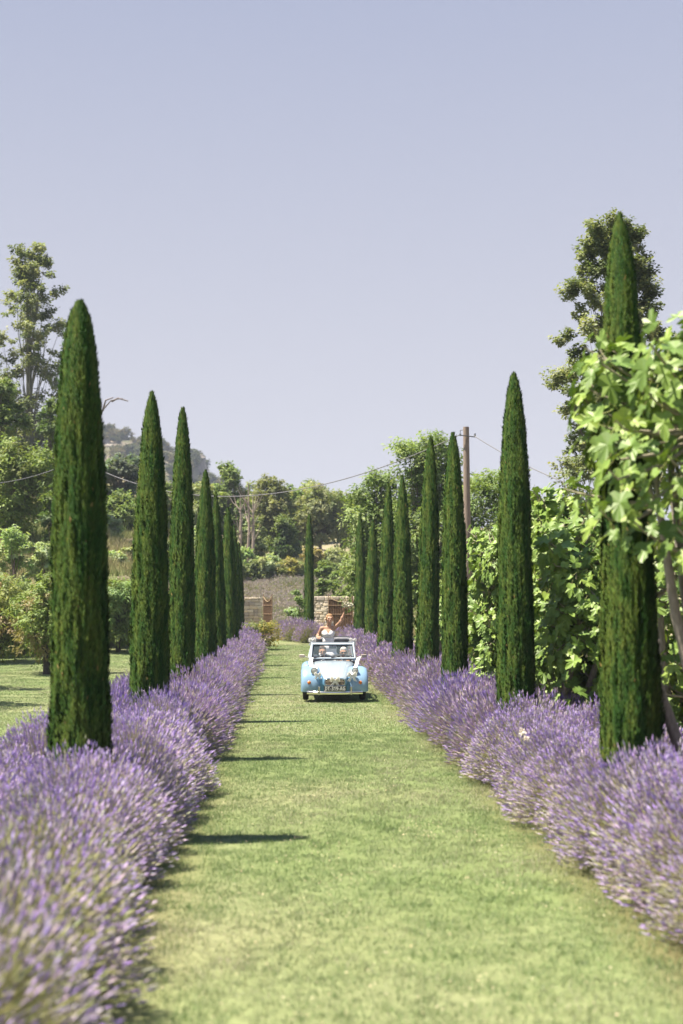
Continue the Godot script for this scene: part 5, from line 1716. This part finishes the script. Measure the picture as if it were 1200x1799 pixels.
		plant_tree("wild_bush", q[5], "bush", q[0], q[1], q[2], q[3], 2, {"sd": 480 + k, "clumps": 18, "n": 4000, "ll": 0.21, "cols": q[4], "low": 0.05}, "bushes at the foot of the wood")
		k += 1

func figs() -> void:
	var near := Vector3(3.95, 0, -12.3)
	fig_tree("near fig tree at the right edge, its branch hanging before the nearest cypress", near, 4.9, Vector3(1.4, 0, 1.6), 190, 0.225, 501, 300, 2.0, [Vector3(-1.30, 3.55, 1.35), Vector3(-1.38, 3.15, 1.45), Vector3(-1.20, 2.75, 1.5), Vector3(-1.05, 3.75, 1.4), Vector3(-1.15, 2.95, 1.45), Vector3(-0.95, 3.25, 1.55), Vector3(-0.9, 2.7, 1.6), Vector3(-0.8, 3.5, 1.5), Vector3(-1.42, 2.85, 1.3), Vector3(-0.75, 3.9, 1.4), Vector3(-0.6, 2.85, 1.6), Vector3(-0.5, 3.3, 1.4), Vector3(-1.0, 4.0, 1.2), Vector3(-1.25, 3.35, 1.0), Vector3(-0.55, 2.55, 1.6)], 2.62)
	var p := on_ground(1005.0, 19.8)
	fig_tree("dense fig tree between the nearest and second right cypresses", p, 4.0, Vector3(1.15, 0, 1.4), 420, 0.21, 502, 300, 0.0)
	p = on_ground(862.0, 25.8)
	fig_tree("fig tree between the second and third right cypresses", p, 3.5, Vector3(0.85, 0, 1.2), 240, 0.20, 503, 300, 0.0)
	p = on_ground(1225.0, 17.0)
	fig_tree("fig tree with bare grey limbs behind the nearest right cypress", p, 3.4, Vector3(0.95, 0, 1.1), 210, 0.20, 504, 260, 0.35, [], 4.0)
	p = on_ground(945.0, 26.5)
	fig_tree("fig tree half hidden behind the second right cypress", p, 4.1, Vector3(1.5, 0, 1.3), 200, 0.21, 505, 150, 0.2)
	p = on_ground(778.0, 36.0)
	fig_tree("fig tree between the third and fourth right cypresses", p, 3.0, Vector3(0.9, 0, 1.2), 110, 0.20, 506, 100, 0.15)

func far_hill() -> void:
	var nz := FastNoiseLite.new()
	nz.seed = 9; nz.frequency = 0.02; nz.fractal_octaves = 5
	var ridge := func(x: float) -> float:
		var prof := [[-260.0, 96.0], [-140.0, 92.0], [-84.0, 74.0], [-60.0, 71.5], [-49.0, 68.0], [-40.0, 65.5], [-36.5, 63.0], [-34.5, 54.0], [-28.0, 53.0], [-10.0, 44.0], [30.0, 32.0], [90.0, 20.0], [200.0, 10.0]]
		for i in range(1, prof.size()):
			if x <= prof[i][0]:
				return lerpf(prof[i - 1][1], prof[i][1], clampf((x - prof[i - 1][0]) / (prof[i][0] - prof[i - 1][0]), 0.0, 1.0))
		return 10.0
	var hy := func(x: float, d: float) -> float:
		var t := smoothstep(330.0, 620.0, d)
		var cliff := smoothstep(0.62, 0.70, t) * 0.16 + t * 0.84
		return ridge.call(x) * cliff * (1.0 - 0.4 * smoothstep(640.0, 900.0, d)) + nz.get_noise_2d(x, d) * 5.0 * t - 2.0
	var mb := MB.new()
	var r := new_rng(71)
	var pos := []
	var cols := []
	for j in 60:
		var row := PackedVector3Array()
		var cr := PackedColorArray()
		for i in 100:
			var x := lerpf(-220.0, 200.0, i / 99.0) if i < 40 or i > 75 else lerpf(-50.3, 98.2, (i - 40) / 35.0)
			var d := lerpf(320.0, 900.0, j / 59.0)
			row.append(Vector3(x, hy.call(x, d), -d))
			var n := nz.get_noise_2d(x * 3.0, d * 3.0)
			cr.append(Color(0.20, 0.175, 0.14).lerp(Color(0.13, 0.14, 0.08), clampf(0.5 + n * 2.0, 0.0, 1.0)))
		pos.append(row); cols.append(cr)
	for j in 59:
		for i in 99:
			var c: Color = cols[j][i]
			mb.quad(pos[j][i], pos[j + 1][i], pos[j + 1][i + 1], pos[j][i + 1], c)
	solo("hill", mb.mesh(), M.ground, "distant wooded hill ending in a cliff, behind the left cypresses", "hill", Vector3.ZERO, "", "structure")
	# rock faces
	var rk := MB.new()
	for q in [[-37.5, 612.0, 5.0, 10.0, 6.0], [-40.0, 614.0, 4.0, 8.5, 5.0], [-44.0, 616.0, 5.0, 6.0, 5.0], [-73.0, 560.0, 7.0, 3.0, 4.0], [-78.0, 566.0, 6.0, 3.5, 4.0], [-69.0, 556.0, 4.0, 2.4, 3.0]]:
		var y: float = hy.call(q[0], q[1])
		for i in 6:
			rk.box(Transform3D(Basis.from_euler(Vector3(r.randf_range(-0.2, 0.2), r.randf() * TAU, r.randf_range(-0.15, 0.15))), Vector3(q[0] + r.randf_range(-1, 1) * q[2] * 0.5, y + r.randf_range(-0.3, 0.2) * q[3], -q[1] + r.randf_range(-1.5, 1.5))), Vector3(q[2] * r.randf_range(0.4, 0.8), q[3] * r.randf_range(0.6, 1.0), q[4] * r.randf_range(0.5, 0.9)), vary(Color(0.36, 0.32, 0.29), r, 0.15), 0.5)
	solo("cliff", rk.mesh(), M.stone_far, "pale rock faces on the distant hill", "cliff", Vector3.ZERO, "", "structure")
	var kinds := []
	for k in 3:
		kinds.append(tree_meshes(520 + k, 5.6, 2.9, 0.3, 0, 14, 1.15, 1300, 0.55, 0.40, [[Color(0.11, 0.12, 0.06), Color(0.08, 0.10, 0.05)], [Color(0.16, 0.14, 0.075), Color(0.12, 0.12, 0.06)], [Color(0.07, 0.09, 0.05), Color(0.10, 0.12, 0.06)]][k], Color(0.2, 0.16, 0.13), 0.15)[1])
	for k in 3:
		var fr := []
		for i in 620:
			var x := r.randf_range(-135.0, 40.0)
			var d := r.randf_range(345.0, 680.0)
			if nz.get_noise_2d(x * 2.0 + 40.0, d * 1.2) < -0.2: continue
			fr.append(Transform3D(Basis(Vector3.UP, r.randf() * TAU).scaled(Vector3.ONE * r.randf_range(0.6, 1.25)), Vector3(x, hy.call(x, d) - 0.4, -d)))
		var g := scatter("hill_wood" if k == 0 else "hill_wood_%03d" % k, kinds[k], M.leaf, fr, [], self)
		tag(g, ["green far-off wood on the distant hill", "brownish far-off scrub on the distant hill", "dark far-off trees on the distant hill"][k], "wood", "", "stuff")

func _ready() -> void:
	# camera
	hills.seed = 4; hills.frequency = 0.03; hills.fractal_octaves = 3
	var cam := Camera3D.new()
	cam.name = "camera"
	add_child(cam)
	cam.position = EYE
	cam.rotation = Vector3(PITCH, YAW, 0)
	cam.keep_aspect = Camera3D.KEEP_HEIGHT
	var lens := CameraAttributesPhysical.new()
	lens.frustum_focal_length = 33.345
	lens.frustum_focus_distance = 31.0
	lens.frustum_near = 0.2
	lens.frustum_far = 4000.0
	lens.exposure_aperture = 1.0
	cam.attributes = lens
	cam.fov = 39.6
	cam.near = 0.2
	cam.far = 4000.0
	# sky, air, exposure
	var sky := ProceduralSkyMaterial.new()
	sky.sky_top_color = lin(0.024, 0.066, 0.183)
	sky.sky_horizon_color = lin(0.294, 0.289, 0.306)
	sky.sky_curve = 0.5
	sky.ground_bottom_color = lin(0.10, 0.11, 0.06)
	sky.ground_horizon_color = lin(0.24, 0.24, 0.24)
	sky.sun_angle_max = 8.0
	var env := Environment.new()
	env.background_mode = Environment.BG_SKY
	env.sky = Sky.new()
	env.sky.sky_material = sky
	env.tonemap_mode = Environment.TONE_MAPPER_LINEAR
	env.tonemap_exposure = 2.6
	env.sdfgi_enabled = true
	env.ssao_enabled = true
	env.ssil_enabled = true
	env.fog_enabled = true
	env.fog_density = 0.00035
	env.fog_light_color = Color(0.80, 0.85, 0.95)
	var we := WorldEnvironment.new()
	we.name = "environment"
	we.environment = env
	add_child(we)
	var sun := DirectionalLight3D.new()
	sun.name = "sun"
	add_child(sun)
	var az := deg_to_rad(6.0)
	var el := deg_to_rad(67.0)
	var to_sun := Vector3(-cos(az) * cos(el), sin(el), sin(az) * cos(el))
	sun.look_at_from_position(to_sun * 50.0, Vector3.ZERO)
	sun.light_energy = 1.6
	sun.light_color = Color(1.0, 0.955, 0.87)
	sun.light_angular_distance = 0.5
	sun.shadow_enabled = true
	# materials
	M.ground = grain(tinted("ground", 0.95, 0.0, 0.2), 0.03, Color(0.62, 0.62, 0.60), Color(1.15, 1.12, 1.1), Vector3(0.6, 0.6, 0.6), 3, 1.5)
	M.grass = tinted("grass", 0.6, 0.5, 0.3)
	M.flower = tinted("lavender", 0.8, 0.45, 0.2, 1.0)
	M.petal = tinted("petal", 0.7, 0.4, 0.3, 1.0)
	M.leaf = tinted("leaf", 0.55, 0.9, 0.4)
	M.cypress = tinted("cypress", 0.75, 0.0, 0.2)
	M.fig_leaf = tinted("fig_leaf", 0.48, 0.6, 0.5)
	M.bark = grain(tinted("bark", 0.9), 0.05, Color(0.5, 0.5, 0.5), Color(1.2, 1.2, 1.2), Vector3(2.0, 0.6, 2.0), 12, 2.0, 256)
	M.wood = grain(tinted("weathered_wood", 0.85), 0.05, Color(0.55, 0.55, 0.55), Color(1.25, 1.2, 1.15), Vector3(3.0, 0.25, 3.0), 13, 1.0, 256)
	M.stone = grain(tinted("stone", 0.9, 0.0, 0.3), 0.05, Color(0.70, 0.68, 0.64), Color(1.2, 1.2, 1.18), Vector3(1.6, 1.6, 1.6), 14, 1.5, 256)
	M.stone_far = grain(tinted("rock", 0.9, 0.0, 0.3), 0.05, Color(0.55, 0.53, 0.52), Color(1.2, 1.2, 1.18), Vector3(0.08, 0.08, 0.08), 15, 0.0, 256)
	M.mortar = tinted("mortar", 0.95, 0.0, 0.2)
	M.rust = grain(tinted("rusted_iron", 0.75), 0.05, Color(0.55, 0.5, 0.5), Color(1.3, 1.25, 1.2), Vector3(1.5, 1.5, 1.5), 16, 0.0, 256)
	M.car_blue = tinted("car_paint", 0.32)
	M.car_blue.clearcoat_enabled = true
	M.car_blue.clearcoat = 0.8
	M.car_blue.clearcoat_roughness = 0.06
	M.chrome = tinted("chrome", 0.16)
	M.chrome.metallic = 0.95
	M.pale_metal = tinted("wheel_paint", 0.4)
	M.rubber = tinted("rubber", 0.8, 0.0, 0.3)
	M.satin = tinted("satin", 0.45)
	M.cloth = tinted("cloth", 0.85, 0.0, 0.3)
	M.dress = tinted("dress_cloth", 0.75, 0.0, 0.3)
	M.satin_white = tinted("ribbon_cloth", 0.6, 0.7, 0.3, 1.0)
	M.skin = tinted("skin", 0.5, 0.0, 0.4)
	M.hair = tinted("hair", 0.55)
	M.amber = tinted("amber_lens", 0.2)
	M.lamp_lens = tinted("lamp_lens", 0.12)
	M.letter = plain("plate_letters", Color(0.75, 0.75, 0.74), 0.5)
	M.pane = StandardMaterial3D.new()
	M.pane.resource_name = "glass"
	M.pane.transparency = BaseMaterial3D.TRANSPARENCY_ALPHA
	M.pane.albedo_color = Color(0.75, 0.85, 0.88, 0.10)
	M.pane.roughness = 0.05
	M.pane_dark = tinted("dark_lens", 0.1)
	M.fig = []
	var fc := [Color(0.165, 0.265, 0.045), Color(0.205, 0.315, 0.06), Color(0.12, 0.205, 0.04), Color(0.245, 0.35, 0.065), Color(0.165, 0.27, 0.065), Color(0.21, 0.32, 0.075)]
	for k in 6:
		M.fig.append(fig_leaf(600 + k, fc[k], [1.0, 0.9, 1.1, 0.95, 1.05, 0.85][k]))
	ground()
	far_hill()
	walls_and_gate()
	utilities()
	trees()
	cypresses()
	figs()
	lavender()
	grasses()
	var cp := at(587.0, 1059.0, 32.0)
	cp.y = gy(cp.x, cp.z) + 0.035
	make_car(cp)
	bride(cp)
	sitter(cp, -0.22, 1.02, true)
	sitter(cp, 0.27, 0.995, false)
